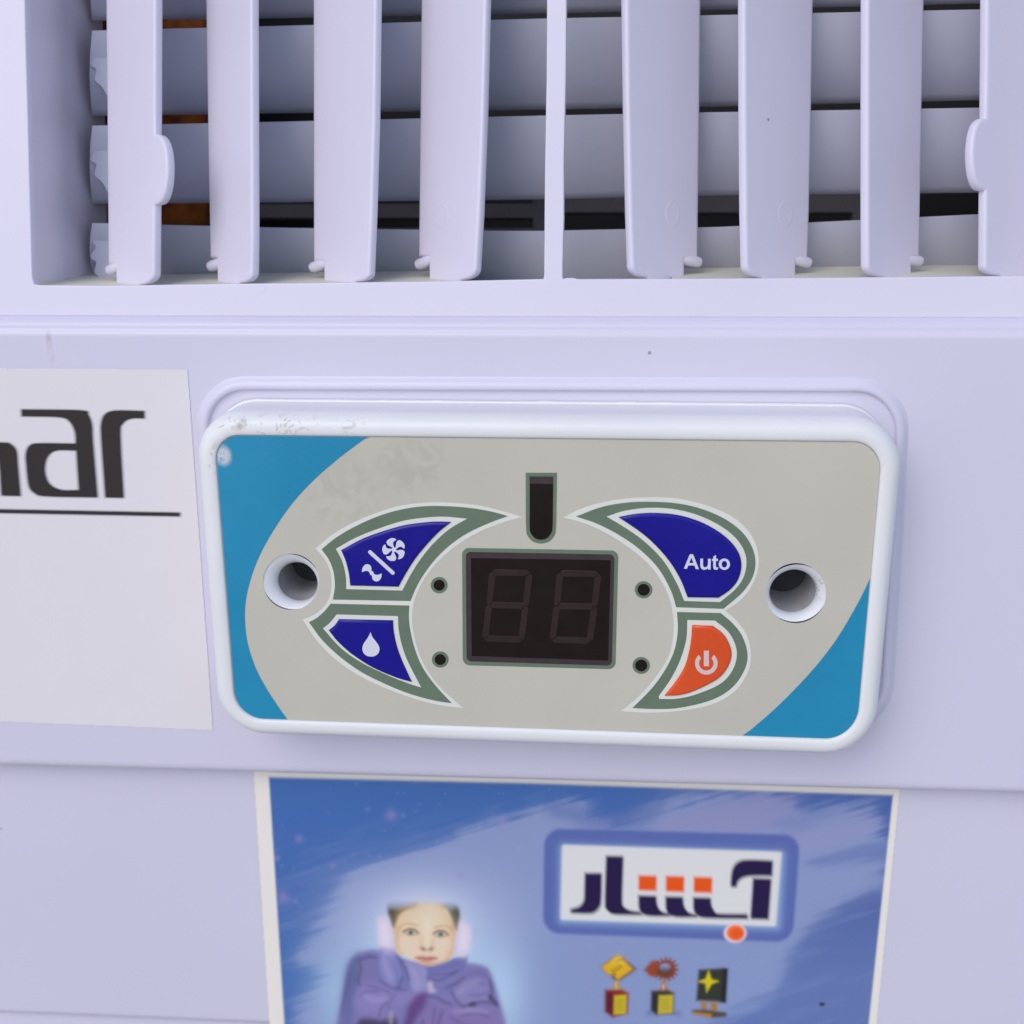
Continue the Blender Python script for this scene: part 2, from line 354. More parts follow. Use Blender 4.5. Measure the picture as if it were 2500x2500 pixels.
# vanes --------------------------------------------------------------
def vane(zf, left, right, foot, pin, front, tab=None, label=None, dF=1.2, dB=13.0):
    """left/right: traced edges top to bottom in zoom pixels; front = 'r' or 'l' says which edge is nearest the viewer"""
    def P3(x, y, t):
        return G.shift(dF+(dB-dF)*t).at(*zf(x, y))
    tl, tr = (1, 0) if front == 'r' else (0, 1)
    def ext(e):                                   # prolong upwards beyond the photo
        (x0, y0), (x1, y1) = e[0], e[1]; k = (x0-x1)/(y1-y0); return [(x0+k*420, y0-420)]+e
    L, Rr = ext(left), ext(right)
    fo = [zf(*p) for p in foot]
    pts3 = [P3(x, y, tl) for x, y in L]
    yb = foot[0][1]; fx0, fx1 = foot[0][0], foot[1][0]
    wid = Rr[-1][0]-L[-1][0]
    def tt(x): 
        k = (x-L[-1][0])/wid; return (1-k) if front == 'r' else k
    step = L[-1][1] if front == 'r' else Rr[-1][1]
    if front == 'r':
        pts3 += [P3(fx0, step, tt(fx0)), P3(fx0, yb+25, tt(fx0)), P3(fx1-40, yb+25, tt(fx1-40))]
        pts3 += [P3(fx1-38+(Rr[-1][0]-fx1+38)*math.sin(a), Rr[-1][1]+(yb-Rr[-1][1])*math.cos(a), tt(fx1-38+(Rr[-1][0]-fx1+38)*math.sin(a))) for a in np.linspace(0, math.pi/2, 8)]
        rr_ = Rr[:-1][::-1]
        out = []
        for (x, y) in rr_: out.append(P3(x, y, 0))
        if tab:
            xc, y0, y1, xe = tab; seg = []
            for k in range(0, 15):
                a = math.pi*k/14; y = y1+(y0-y1)*(1-math.cos(a))/2; xr = np.interp(y, [p[1] for p in Rr], [p[0] for p in Rr])
                seg.append((y, P3(xr+(xe-xc)*math.sin(a)**.75, y, -(xe-xc)/wid*math.sin(a)**.75*.7)))
            out = [q for q in out]; keep = [P3(x, y, 0) for x, y in rr_ if y > y1]; keep2 = [P3(x, y, 0) for x, y in rr_ if y < y0]
            out = keep+[q for _, q in seg]+keep2
        pts3 += out
    else:
        l2 = [P3(x, y, 0) for x, y in L[:-1]]
        if tab:
            xc, y0, y1, xe = tab; seg = []
            for k in range(0, 15):
                a = math.pi*k/14; y = y0+(y1-y0)*(1-math.cos(a))/2; xl = np.interp(y, [p[1] for p in L], [p[0] for p in L])
                seg.append(P3(xl-(xc-xe)*math.sin(a)**.75, y, -(xc-xe)/wid*math.sin(a)**.75*.7))
            l2 = [P3(x, y, 0) for x, y in L[:-1] if y < y0]+seg+[P3(x, y, 0) for x, y in L[:-1] if y > y1]
        pts3 = l2+[P3(L[-1][0], L[-1][1], 0), *[P3(fx0+38-(fx0+38-L[-1][0])*math.cos(a), L[-1][1]+(yb-L[-1][1])*math.sin(a), tt(fx0+38-(fx0+38-L[-1][0])*math.cos(a))) for a in np.linspace(.15, math.pi/2, 8)], P3(fx0+40, yb+25, tt(fx0+40)),
                   P3(fx1, yb+25, tt(fx1)), P3(fx1, step, tt(fx1))]+[P3(x, y, 1) for x, y in Rr[::-1]]
    # fit the blade's own plane
    A = np.array(pts3); c = A.mean(0); _, _, vt = np.linalg.svd(A-c); n = vt[2]
    if n[1] > 0: n = -n
    v = np.array([0, math.sin(math.radians(11)), math.cos(math.radians(11))]); v = _n(v-n*v.dot(n)); u = np.cross(v, n)
    pl = Plane(0); pl.p, pl.u, pl.v, pl.n = c, u, v, n
    uv = [((p-c).dot(u), (p-c).dot(v)) for p in pts3]
    mb = MB(); mb.solid([uv], [(.35, -1.9), (.1, -1.7), (0, -1.4), (0, -.5), (.12, -.2), (.4, -.04), (.75, 0)], M['vane'], pl)
    o = mb.build('vertical_vane', cooler, label, smooth=50)
    o['group'] = 'upright vanes of the grille'
    # pivot pin at the back bottom corner
    (px_, py_), (qx, qy) = pin
    p = pl.at(*zf(px_, py_))-pl.n*1.15; q = pl.at(*zf(qx, qy))-pl.n*.5; d = _n(q-p)
    e1 = _n(np.cross(d, [0, 0, 1.0])); e2 = np.cross(d, e1); r = 1.15
    ln = np.linalg.norm(q-p)
    ring = lambda s, k: [p+d*s+(e1*math.cos(a)+e2*math.sin(a))*r*k for a in np.linspace(0, 2*math.pi, 21)[:-1]]
    mb = MB(); mb.rings3([ring(-3.0, .5), ring(-1.5, 1), ring(ln*.5, 1), ring(ln*.85, .97), ring(ln*.97, .85), ring(ln, .6)], M['vane'], cap=True)
    mb.build('pivot_pin', o, smooth=50)
    # moulded oval on the blade
    return o, pl, P3
V = []
V.append(vane(z1, [(395, 0), (401, 300), (407, 700), (412, 1000)], [(585, 0), (583, 420), (578, 800), (574, 1030)], [(440, 1075), (556, 1075)], [(440, 1000), (402, 1020)], 'r', tab=(580, 505, 772, 634),
              label='leftmost upright vane, with a round finger tab on its right edge'))
V.append(vane(z1, [(770, 0), (777, 350), (787, 700), (797, 975)], [(953, 0), (953, 500), (953, 880), (946, 1030)], [(822, 1068), (936, 1068)], [(818, 990), (783, 1005)], 'r'))
V.append(vane(z1, [(1175, 0), (1179, 350), (1183, 700), (1187, 990)], [(1423, 0), (1418, 450), (1403, 800), (1388, 1030)], [(1225, 1063), (1374, 1063)], [(1215, 990), (1168, 1010)], 'r'))
V.append(vane(z1, [(1583, 0), (1583, 400), (1583, 970)], [(1837, 0), (1826, 450), (1808, 800), (1790, 1010)], [(1622, 1056), (1772, 1056)], [(1615, 975), (1567, 1000)], 'r'))
V.append(vane(z2, [(427, 0), (434, 400), (446, 800), (456, 1000)], [(720, 0), (712, 400), (702, 800), (697, 985)], [(478, 1048), (648, 1048)], [(655, 975), (716, 990)], 'l'))
V.append(vane(z2, [(870, 0), (873, 400), (880, 800), (888, 1000)], [(1145, 0), (1135, 400), (1122, 800), (1110, 985)], [(908, 1048), (1067, 1048)], [(1075, 975), (1130, 992)], 'l'))
V.append(vane(z2, [(1338, 0), (1339, 400), (1342, 800), (1346, 1000)], [(1562, 0), (1550, 400), (1540, 800), (1533, 975)], [(1370, 1047), (1505, 1047)], [(1500, 975), (1550, 985)], 'l'))
V.append(vane(z2, [(1795, 0), (1793, 300), (1790, 720), (1788, 1000)], [(2060, 0), (2050, 400), (2040, 800), (2032, 985)], [(1810, 1040), (1990, 1040)], [(1990, 975), (2040, 985)], 'l', tab=(1792, 442, 718, 1733),
              label='rightmost upright vane, with a round finger tab on its left edge'))
# moulded ovals near the vane bottoms
for i, (zf, cx, cy, rx, ry) in ((3, (z1, 1665, 813, 26, 46)), (4, (z2, 607, 807, 26, 48)), (5, (z2, 1032, 807, 26, 48)), (1, (z1, 840, 815, 18, 42)), (0, (z1, 458, 835, 20, 40)), (7, (z2, 1925, 960, 20, 20))):
    o, pl, P3 = V[i]
    uv = []
    for k in range(28):
        a = 2*math.pi*k/28; q = zf(cx+rx*math.cos(a), cy+ry*math.sin(a))
        p = pl.at(*q)-pl.p; uv.append((p.dot(pl.u), p.dot(pl.v)))
    mb = MB(); mb.solid([uv], [(-.15, -.02), (0, .035), (.2, .04), (.4, .015), (.6, .01)], M['vane'], pl); mb.build('mould_mark', o, smooth=60)

# louvers behind the vanes ---------------------------------------------
def louver(top, bot, left_jag, dt=19.0, db=27.0):
    """slat with its top lip forward and its lower edge deeper"""
    T, Bt = G.shift(dt), G.shift(db); n = 30
    xs_ = np.linspace(225, 2700, n); mb = MB()
    rows_ = []
    for k, t in enumerate((-.035, -.02, 0, .012, .03, .1, .25, .5, .75, .92, 1.0, 1.01, .8, .3, .03)):
        row = []
        for i, x in enumerate(xs_):
            a = T.at(x, np.interp(x, *zip(*top))); b = Bt.at(x, np.interp(x, *zip(*bot)))
            tt_ = min(max(t, 0), 1); p = a+(b-a)*tt_
            p = p+G.n*(1.4*math.sin(math.pi*tt_)) if k <= 10 else p-G.n*(.1+1.4*(1-abs(2*tt_-1)))+G.n*1.2*math.sin(math.pi*tt_)
            if k == 0: p = p-G.n*1.6+G.v*.05
            if k == 1: p = p-G.n*.7+G.v*.25
            if k == 2: p = p+G.v*.1
            row.append(p)
        rows_.append(row)
    b = 0
    for r in rows_: mb.v += [tuple(p) for p in r]
    for r in range(len(rows_)-1):
        for i in range(n-1):
            a = r*n+i; mb.f.append((a+n, a+n+1, a+1, a)); mb.m.append(mb.mi(M['louver']))
    if left_jag:
        pl = G.shift(20.5); mb.px([cr([(x, y) if c == 0 else (x, y, 1) for x, y, c in left_jag], 4)], [(0, -3), (0, -.4), (.3, 0)], M['louver'], pl)
    o = mb.build('horizontal_louver', cooler, smooth=60); o['group'] = 'horizontal louvers behind the vanes'
    return o
XT = (0, 230, 700, 1300, 1750, 2400, 2700)
def jag(y): return [(300, y, 1), (223, y, 1), (222, y+42, 0), (230, y+58, 0), (219, y+75, 0), (221, y+88, 0), (232, y+95, 0), (228, y+120, 0), (248, y+140, 0), (262, y+165, 1), (300, y+200, 1)]
louver(list(zip(XT, (-165, -160, -168, -185, -190, -205, -210))), list(zip(XT, (52, 50, 44, 33, 24, 8, 4))), None)
louver(list(zip(XT, (78, 76, 64, 47, 38, 24, 20))), list(zip(XT, (285, 283, 276, 268, 260, 244, 238))), jag(76))
louver(list(zip(XT, (310, 308, 298, 284, 275, 264, 258))), list(zip(XT, (498, 497, 494, 487, 477, 470, 466))), jag(308))
louver(list(zip(XT, (546, 546, 558, 566, 556, 524, 515))), [(0, 672), (700, 674), (1080, 678), (1200, 700), (1600, 697), (1690, 668), (2000, 664), (2400, 658), (2700, 655)], jag(546))

# inside ---------------------------------------------------------------
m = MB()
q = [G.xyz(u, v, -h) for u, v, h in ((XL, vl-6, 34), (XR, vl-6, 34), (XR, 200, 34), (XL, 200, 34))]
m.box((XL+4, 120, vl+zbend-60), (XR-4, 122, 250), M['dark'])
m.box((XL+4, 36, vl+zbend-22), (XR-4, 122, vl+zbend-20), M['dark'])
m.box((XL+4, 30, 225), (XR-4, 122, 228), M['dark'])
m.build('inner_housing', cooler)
lw = lo[0][0]
m = MB(); Pb = G.shift(48)
m.px([rnd([(150, -300), (504, -300), (504, 640), (150, 640)], 6)], [(0, -8), (0, -.5), (.5, 0)], M['brown'], Pb)
m.build('cooling_pad', cooler, 'brown honeycomb pad seen through the louvers')
m = MB(); Pg = G.shift(62)
h1 = [(520, 478), (1300, 478), (1300, 497), (520, 497)]; h2 = [(520, 534), (1300, 534), (1300, 556), (520, 556)]
h3 = [(1345, 521), (2080, 521), (2080, 560), (1345, 560)]
m.px([[(505, 440), (2150, 440), (2150, 640), (505, 640)], h1, h2, h3], [(0, -3), (0, -.4), (.3, 0)], M['grey'], Pg)
m.build('inner_bracket', cooler)

# raised rim round the control panel -------------------------------------
rim = rnd([(472, 922), (2222, 926), (2172, 1792), (548, 1766)], [128, 132, 130, 130], 14)
rc = [B0.uv(*p) for p in rim]
m = MB(); m.solid([rc], [(-.35, .02), (0, .18), (.5, .75), (1.1, 1.15), (1.7, 1.25), (2.1, 1.05), (2.3, .7), (2.35, .06), (2.6, .04)], M['body'], B0)
m.build('recess_rim', cooler)

# ------------------------------------------------------------------ control panel
cx, cz = FP.uv(1340, 1430)
panel = thing('control_panel', 'white framed control panel with a dark display and blue and orange buttons', 'control panel', (cx, 0, FP.uv(1340, 1800)[1]))
fc = [FP.uv(*p) for p in rnd([(524, 1062), (2155, 1079), (2090, 1806), (577, 1753)], [62, 74, 78, 66], 14)]
def dense(l, st=1.0):
    o = []
    for i in range(len(l)):
        a, b = l[i-1], l[i]
        k = max(1, int(math.hypot(a[0]-b[0], a[1]-b[1])/st)); o += [(a[0]+(b[0]-a[0])*j/k, a[1]+(b[1]-a[1])*j/k) for j in range(k)]
    return o
m = MB()
sec = [(-4.2, -14.3), (-4.2, -13.4), (-4.05, -13.25), (-3.9, -13.2), (-3.85, -12.9), (-4.05, -6), (-4.22, -3.4), (-4.15, -2.2), (-3.8, -1.1), (-3.2, -.25), (-2.5, .3), (-1.75, .52), (-.95, .53), (-.35, .42), (-.08, .22), (.0, -.6)]
fdn = dense(fc, .8)
m.solid([fdn], sec, M['bezel'], FP, cap=False)
NB = len(clean(fdn)); rj = random.Random(3); ph = [rj.random() for _ in range(NB)]
for i_ in range(NB):                             # ragged moulding flash along the back edge
    jt = .16*max(0, ph[i_]+ph[(i_+1) % NB]+ph[(i_+2) % NB]-1.7)
    for r_ in (0, 1, 2):
        x_, y_, z_ = m.v[r_*NB+i_]; m.v[r_*NB+i_] = (x_, y_, z_+jt*(1 if z_ > cz else 0))
m.build('housing', panel, smooth=60)
def a_(x, y, *c): return (750+x*.29508, 1180+y*.29508, *c)
def b_(x, y, *c): return (1350+x*.38820, 1180+y*.38820, *c)
def c_(x, y, *c): return (1100+x*.27950, 1120+y*.27950, *c)
def z3(x, y, *c): return (450+x*.52806, 880+y*.52806, *c)
def z4(x, y, *c): return (1300+x*.52798, 880+y*.52798, *c)
def T(fn, pts): return [fn(*p) for p in pts]
HL = ((710.6, 1420.6), 68.5, (728.5, 1419.5), 51.5); HR = ((1943.5, 1448.6), 73.5, (1935, 1442.5), 56.0)
def fuv(l, pl=FP): return [pl.uv(*p[:2]) for p in l]
def inter(fn, lst): return fuv(cr(T(fn, lst)))
m = MB()
holes = [fuv(circ(*h[0], h[1], 48)) for h in (HL, HR)]
m.solid([inset(fc, .03)]+holes, [(0, -.5), (0, -.02), (.05, 0)], M['face'], FP, side=M['edge'])
def lay(loops, h, mt, depth=.04): m.solid(loops, [(0, h-depth), (0, h)], mt, FP)
# blue corner fields follow the plate outline
fc_in = inset(fc, .1)
def clip_side(curve_px, corner):
    cu = fuv(cr([p if i not in (0, len(curve_px)-1) else (*p[:2], 1) for i, p in enumerate(curve_px)]))
    cu = cu[:next(i for i, p in enumerate(cu) if math.hypot(p[0]-FP.uv(*curve_px[-1])[0], p[1]-FP.uv(*curve_px[-1])[1]) < 1e-6)+1]
    near = lambda p: min(range(len(fc_in)), key=lambda i: math.hypot(fc_in[i][0]-p[0], fc_in[i][1]-p[1]))
    return cu
fd = dense(fc_in)
def field(curve_px):
    cu = clip_side(curve_px, None)
    ni = lambda p: min(range(len(fd)), key=lambda i: math.hypot(fd[i][0]-p[0], fd[i][1]-p[1]))
    s, e = ni(cu[-1]), ni(cu[0])
    fwd = [fd[(s+k) % len(fd)] for k in range((e-s) % len(fd)+1)]; bwd = [fd[(s-k) % len(fd)] for k in range((s-e) % len(fd)+1)]
    return cu[1:-1]+(fwd if len(fwd) < len(bwd) else bwd)
lay([field(T(z3, [(850, 350), (720, 448), (600, 552), (500, 660), (410, 790), (345, 910), (302, 1030), (281, 1150), (290, 1290), (330, 1420), (390, 1532), (474, 1657)]))], .05, M['blue'])
lay([field(T(z4, [(1565, 1000), (1500, 1130), (1400, 1297), (1280, 1448), (1130, 1602), (983, 1730)]))], .05, M['blue'])
# crescents
WL = [(70, 540, 1), (200, 430), (370, 330), (560, 250), (750, 190), (950, 162), (1150, 158), (1400, 180), (1600, 226), (1778, 277, 1), (1600, 330), (1430, 398), (1270, 490), (1120, 610), (1000, 745), (930, 865), (885, 980), (868, 1110), (885, 1250), (925, 1400), (990, 1540), (1110, 1695), (1290, 1858, 1), (1100, 1835), (900, 1785), (650, 1695), (430, 1590), (240, 1460), (80, 1300), (-36, 1127, 1), (60, 1085), (140, 1020), (185, 940), (203, 830), (188, 720), (140, 620)]
lay([inter(a_, WL)], .05, M['pale'])
WR = [(65, 215, 1), (200, 150), (400, 103), (600, 88), (800, 98), (1000, 150), (1150, 225), (1250, 330), (1292, 450), (1285, 560), (1235, 670), (1170, 742), (1085, 800, 1), (1170, 880), (1225, 970), (1245, 1090), (1220, 1200), (1140, 1310), (1000, 1390), (800, 1430), (600, 1442), (430, 1433, 1), (550, 1330), (660, 1200), (730, 1080), (757, 950), (755, 830), (720, 690), (630, 540), (500, 420), (330, 310), (180, 245)]
lay([inter(b_, WR)], .05, M['pale'])
GLU = [(120, 545, 1), (230, 455), (370, 370), (560, 282), (750, 222), (950, 190), (1150, 188), (1350, 203), (1525, 233), (1662, 270, 1), (1525, 320), (1350, 398), (1200, 495), (1080, 605), (980, 730), (905, 855), (855, 972, 1), (213, 960, 1), (230, 850), (218, 730), (180, 630)]
GLL = [(15, 1148, 1), (80, 1112), (140, 1060), (195, 995, 1), (845, 1010, 1), (842, 1120), (860, 1250), (900, 1395), (960, 1530), (1060, 1670), (1197, 1818, 1), (1050, 1795), (850, 1740), (650, 1660), (450, 1560), (280, 1440), (130, 1300)]
GRU = [(145, 208, 1), (300, 150), (450, 122), (600, 115), (780, 125), (950, 165), (1100, 235), (1210, 330), (1268, 450), (1262, 570), (1195, 680), (1072, 788, 1), (775, 778, 1), (740, 670), (660, 530), (540, 410), (400, 315), (270, 250)]
GRL = [(780, 808, 1), (1055, 815, 1), (1130, 880), (1190, 960), (1223, 1070), (1205, 1170), (1130, 1280), (1000, 1360), (800, 1410), (640, 1418), (500, 1412, 1), (620, 1290), (700, 1180), (760, 1060), (785, 930)]
for fn, l in ((a_, GLU), (a_, GLL), (b_, GRU), (b_, GRL)): lay([inter(fn, l)], .1, M['green'])
ILU = [(238, 540, 1), (400, 450), (600, 370), (800, 308), (1000, 280), (1150, 275), (1322, 291, 1), (1180, 375), (1050, 490), (950, 610), (865, 740), (787, 885, 1), (325, 873, 1), (320, 760), (290, 640)]
ILL = [(132, 1198, 1), (190, 1150), (245, 1083, 1), (752, 1097, 1), (757, 1200), (780, 1320), (820, 1440), (880, 1565), (945, 1687, 1), (830, 1650), (650, 1578), (450, 1480), (280, 1360)]
IRU = [(338, 208, 1), (450, 172), (600, 153), (750, 160), (900, 195), (1050, 265), (1160, 355), (1213, 460), (1205, 570), (1150, 660), (1050, 745, 1), (825, 738, 1), (775, 620), (690, 480), (570, 360), (450, 275)]
IRL = [(845, 858, 1), (1020, 862, 1), (1100, 930), (1145, 1010), (1155, 1090), (1125, 1180), (1050, 1260), (900, 1325), (780, 1352), (668, 1354, 1), (665, 1337, 1), (740, 1230), (800, 1110), (838, 980)]
for fn, l in ((a_, ILU), (a_, ILL), (b_, IRU), (b_, IRL)): lay([inter(fn, l)], .15, M['pale'])
# borders of display, sensor window and lights
dsp = T(c_, [(101, 778), (1466, 802), (1440, 1838), (107, 1802)])
lay([fuv(rnd(dsp, 17, 8))], .05, M['green'])
lay([fuv(cr(T(c_, [(656, 122, 1), (930, 122, 1), (926, 400), (921, 610), (905, 675), (860, 722), (790, 740), (720, 722), (675, 675), (660, 610), (657, 400)])))], .05, M['green'])
lights = [(a_(1092, 842), 20.6, 13.7), (a_(1101, 1457), 20.4, 13.7), (b_(570, 669), 21.4, 15), (b_(555, 1145), 21.2, 14.8)]
for c, ro, ri in lights: lay([fuv(circ(c[0], c[1], ro, 36, ro*.97))], .05, M['green'])
# chipped adhesive at the upper left corner
m.build('faceplate', panel, smooth=30)
for c, ro, ri in lights:
    mb = MB(); mb.solid([fuv(circ(c[0], c[1], ri, 32, ri*.97))], [(0, .05), (.02, .10)], M['win'], FP); mb.build('indicator_light', panel)
# display
mb = MB()
mb.solid([fuv(rnd(T(c_, [(133, 812), (1432, 835), (1409, 1807), (140, 1768)]), 12, 8))], [(0, .04), (.02, .09)], M['maroon'], FP)
mb.solid([fuv(T(c_, [(178, 866), (1398, 884), (1378, 1762), (184, 1722)]))], [(0, .09), (.02, .12)], M['win'], FP)
dw = mb.build('display_window', panel)
def digit(tl, tr, mr, br, bl, ml, wdt=54):
    mb = MB(); P = [np.array(p, float) for p in (tl, tr, mr, br, bl, ml)]
    def seg(a, b):
        d = _n(b-a); n_ = np.array([-d[1], d[0]])*wdt/2; a2, b2 = a-d*6, b+d*6
        l = [a2, a2+n_+d*wdt/2, b2+n_-d*wdt/2, b2, b2-n_-d*wdt/2, a2-n_+d*wdt/2]
        mb.solid([fuv([c_(*p) for p in l])], [(0, .12), (.05, .14)], M['seg'], FP)
    tl, tr, mr, br, bl, ml = P
    for a, b in ((tl, tr), (tr, mr), (mr, br), (br, bl), (bl, ml), (ml, tl), (ml, mr)): seg(a, b)
    return mb
digit((368, 990), (690, 998), (655, 1283), (620, 1578), (300, 1568), (338, 1275)).build('digit', dw)
digit((958, 998), (1290, 1005), (1258, 1290), (1215, 1588), (890, 1578), (928, 1285)).build('digit', dw)
mb = MB()
mb.solid([fuv(cr(T(c_, [(690, 152, 1), (898, 155, 1), (896, 400), (892, 600), (876, 655), (840, 695), (790, 708), (740, 695), (704, 655), (690, 600), (690, 400)])))], [(0, .05), (.02, .10)], M['maroon'], FP)
mb.solid([fuv(cr(T(c_, [(693, 217, 1), (895, 219, 1), (893, 400), (889, 600), (873, 653), (838, 692), (790, 704), (742, 692), (707, 653), (693, 600), (692, 400)])))], [(0, .10), (.02, .13)], M['win'], FP)
mb.build('sensor_window', panel)
# buttons
DOME = [(0, .15), (.0, .25), (.08, .40), (.22, .52), (.42, .60), (.62, .62)]
def button(fn, lst, mt, label):
    mb = MB(); l = inter(fn, lst); mb.solid([l], DOME, mt, FP); return mb.build('button', panel, label, smooth=60)
ih = [(0, .625), (.02, .66)]
bt = button(a_, [(283, 550, 1), (450, 460), (600, 403), (800, 345), (1000, 318), (1100, 314), (1192, 317, 1), (1090, 400), (990, 505), (900, 615), (825, 730), (757, 852, 1), (358, 842, 1), (345, 740), (320, 640)], M['navy'], 'blue button with fan symbols')
mb = MB()
for k in range(5):                               # pinwheel blades
    a0_ = math.radians(-100+72*k); pts = []
    for r, da in ((14, -10), (40, -38), (70, -42), (92, -30), (97, -5), (92, 14), (84, 24), (66, 8), (50, 2), (30, 5), (14, 20)):
        a = a0_+math.radians(da); pts.append(a_(722+r*math.cos(a), 540+r*math.sin(a), *( (1,) if (r, da) in ((14, -10), (14, 20), (84, 24)) else ())))
    mb.solid([fuv(cr(pts, 4))], ih, M['icon'], FP)
mb.solid([fuv([a_(*p[:2]) for p in circ(722, 540, 20, 20)])], [(0, .625), (.0, .665)], M['icon'], FP)
d = np.array([196.0, 178.0]); d = _n(d); n_ = np.array([-d[1], d[0]])*15.5; pts = []
for c, s in ((np.array([713., 732.]), 1), (np.array([524., 560.]), -1)):
    for k in range(9):
        t = math.pi*k/8; pts.append(tuple(c+n_*math.cos(t)*s+d*15.5*math.sin(t)*s))
mb.solid([fuv([a_(*p) for p in pts])], ih, M['icon'], FP)
mb.solid([fuv(cr(T(a_, [(458, 727, 1), (460, 700), (475, 672), (502, 660), (528, 672), (537, 695), (536, 712), (550, 722), (560, 742), (590, 748), (620, 735, 1), (619, 765), (603, 793), (577, 803), (552, 792), (541, 770), (541, 755), (527, 748), (515, 722), (488, 716)]), 4))], ih, M['icon'], FP)
mb.build('fan_symbol', bt)
bt = button(a_, [(180, 1212, 1), (228, 1172), (265, 1120, 1), (712, 1130, 1), (718, 1220), (743, 1340), (790, 1470), (868, 1640, 1), (740, 1603), (550, 1522), (380, 1415), (255, 1305)], M['navy'], 'blue button with a water drop')
mb = MB(); mb.solid([fuv(cr(T(a_, [(528, 1220, 1), (545, 1262), (572, 1297), (597, 1335), (603, 1368), (590, 1400), (562, 1419), (532, 1423), (500, 1417), (472, 1395), (461, 1360), (468, 1325), (490, 1290), (513, 1255)]), 4))], ih, M['icon'], FP)
mb.build('drop_symbol', bt)
bt = button(b_, [(412, 210, 1), (520, 190), (650, 184), (800, 200), (950, 250), (1080, 330), (1160, 420), (1185, 510), (1165, 600), (1115, 665), (1042, 717, 1), (846, 714, 1), (795, 590), (710, 460), (580, 328)], M['navy'], 'blue button reading Auto')
mb = MB()
def glyph(outer, holes=()): mb.solid([fuv(cr(T(b_, outer), 5))]+[fuv(cr(T(b_, h), 5)) for h in holes], ih, M['icon'], FP)
glyph([(822, 530, 1), (859, 440, 1), (880, 440, 1), (917, 533, 1), (897, 533, 1), (888, 510, 1), (850, 509, 1), (841, 531, 1)], [[(856, 494, 1), (882, 495, 1), (869, 461, 1)]])
glyph([(925, 467, 1), (943, 467, 1), (942, 500), (944, 515), (955, 521), (967, 516), (973, 500), (973, 468, 1), (991, 468, 1), (990, 535, 1), (973, 535, 1), (973, 526, 1), (962, 534), (948, 537), (933, 531), (926, 517), (925, 500)])
glyph([(1007, 454, 1), (1024, 444, 1), (1024, 468, 1), (1036, 468, 1), (1036, 482, 1), (1023, 482, 1), (1023, 508), (1025, 521), (1036, 520, 1), (1037, 533, 1), (1024, 537), (1010, 532), (1006, 515), (1006, 482, 1), (999, 482, 1), (999, 468, 1), (1007, 468, 1)])
glyph([b[:2] for b in circ(1076, 502, 35.5, 20)], [[b[:2] for b in circ(1076, 502, 17, 20, 21)]])
mb.build('auto_lettering', bt)
bt = button(b_, [(875, 888, 1), (1005, 893, 1), (1070, 943), (1110, 1010), (1123, 1080), (1095, 1160), (1030, 1230), (900, 1297), (800, 1328), (700, 1333, 1), (780, 1230), (835, 1130), (865, 1000)], M['orange'], 'orange power button')
mb = MB()
ou = [(963+71*math.sin(a), 1124-71*math.cos(a)) for a in np.linspace(.72, 2*math.pi-.72, 40)]; inn = [(963+45*math.sin(a), 1124-45*math.cos(a)) for a in np.linspace(2*math.pi-.80, .80, 34)]
mb.solid([fuv([b_(*p) for p in ou+inn])], ih, M['icon2'], FP)
mb.solid([fuv([b_(*p) for p in ((947, 1045), (979, 1045), (980, 1142), (947, 1142))])], ih, M['icon2'], FP)
mb.build('power_symbol', bt)
# screw holes
for (c0, r0, c1, r1) in (HL, HR):
    u0, v0 = FP.uv(*c0); u1, v1 = FP.shift(2.2).uv(*c1)
    R0 = r0*.0797; R1 = r1*.0805; mb = MB(); rg = []
    R0 = abs(FP.uv(c0[0]+r0, c0[1])[0]-u0)
    for s, h, k in ((0, -.02, 1.03), (0, -.15, .992), (.25, -.35, .985), (.6, -.9, .95), (1, -2.0, 0), (1, -2.4, 0), (1, -5, 0), (1, -9, 0), (1, -13.9, 0)):
        r_ = R0*k if k else R1; uu, vv = u0+(u1-u0)*s, v0+(v1-v0)*s
        if k and s: r_ = R0*k+(R1-R0)*s*.9; 
        rg.append([FP.xyz(uu+r_*math.cos(a), vv+r_*math.sin(a), h) for a in np.linspace(0, 2*math.pi, 49)[:-1]])
    mb.rings3(rg[:-3], M['tube']); mb.rings3(rg[-4:], M['deep']); mb.rings3([rg[-1], [tuple(np.array(rg[-1]).mean(0)+(np.array(p)-np.array(rg[-1]).mean(0))*.02) for p in rg[-1]]], M['hole_end_shade'], cap=True); mb.build('screw_hole', panel, smooth=60)

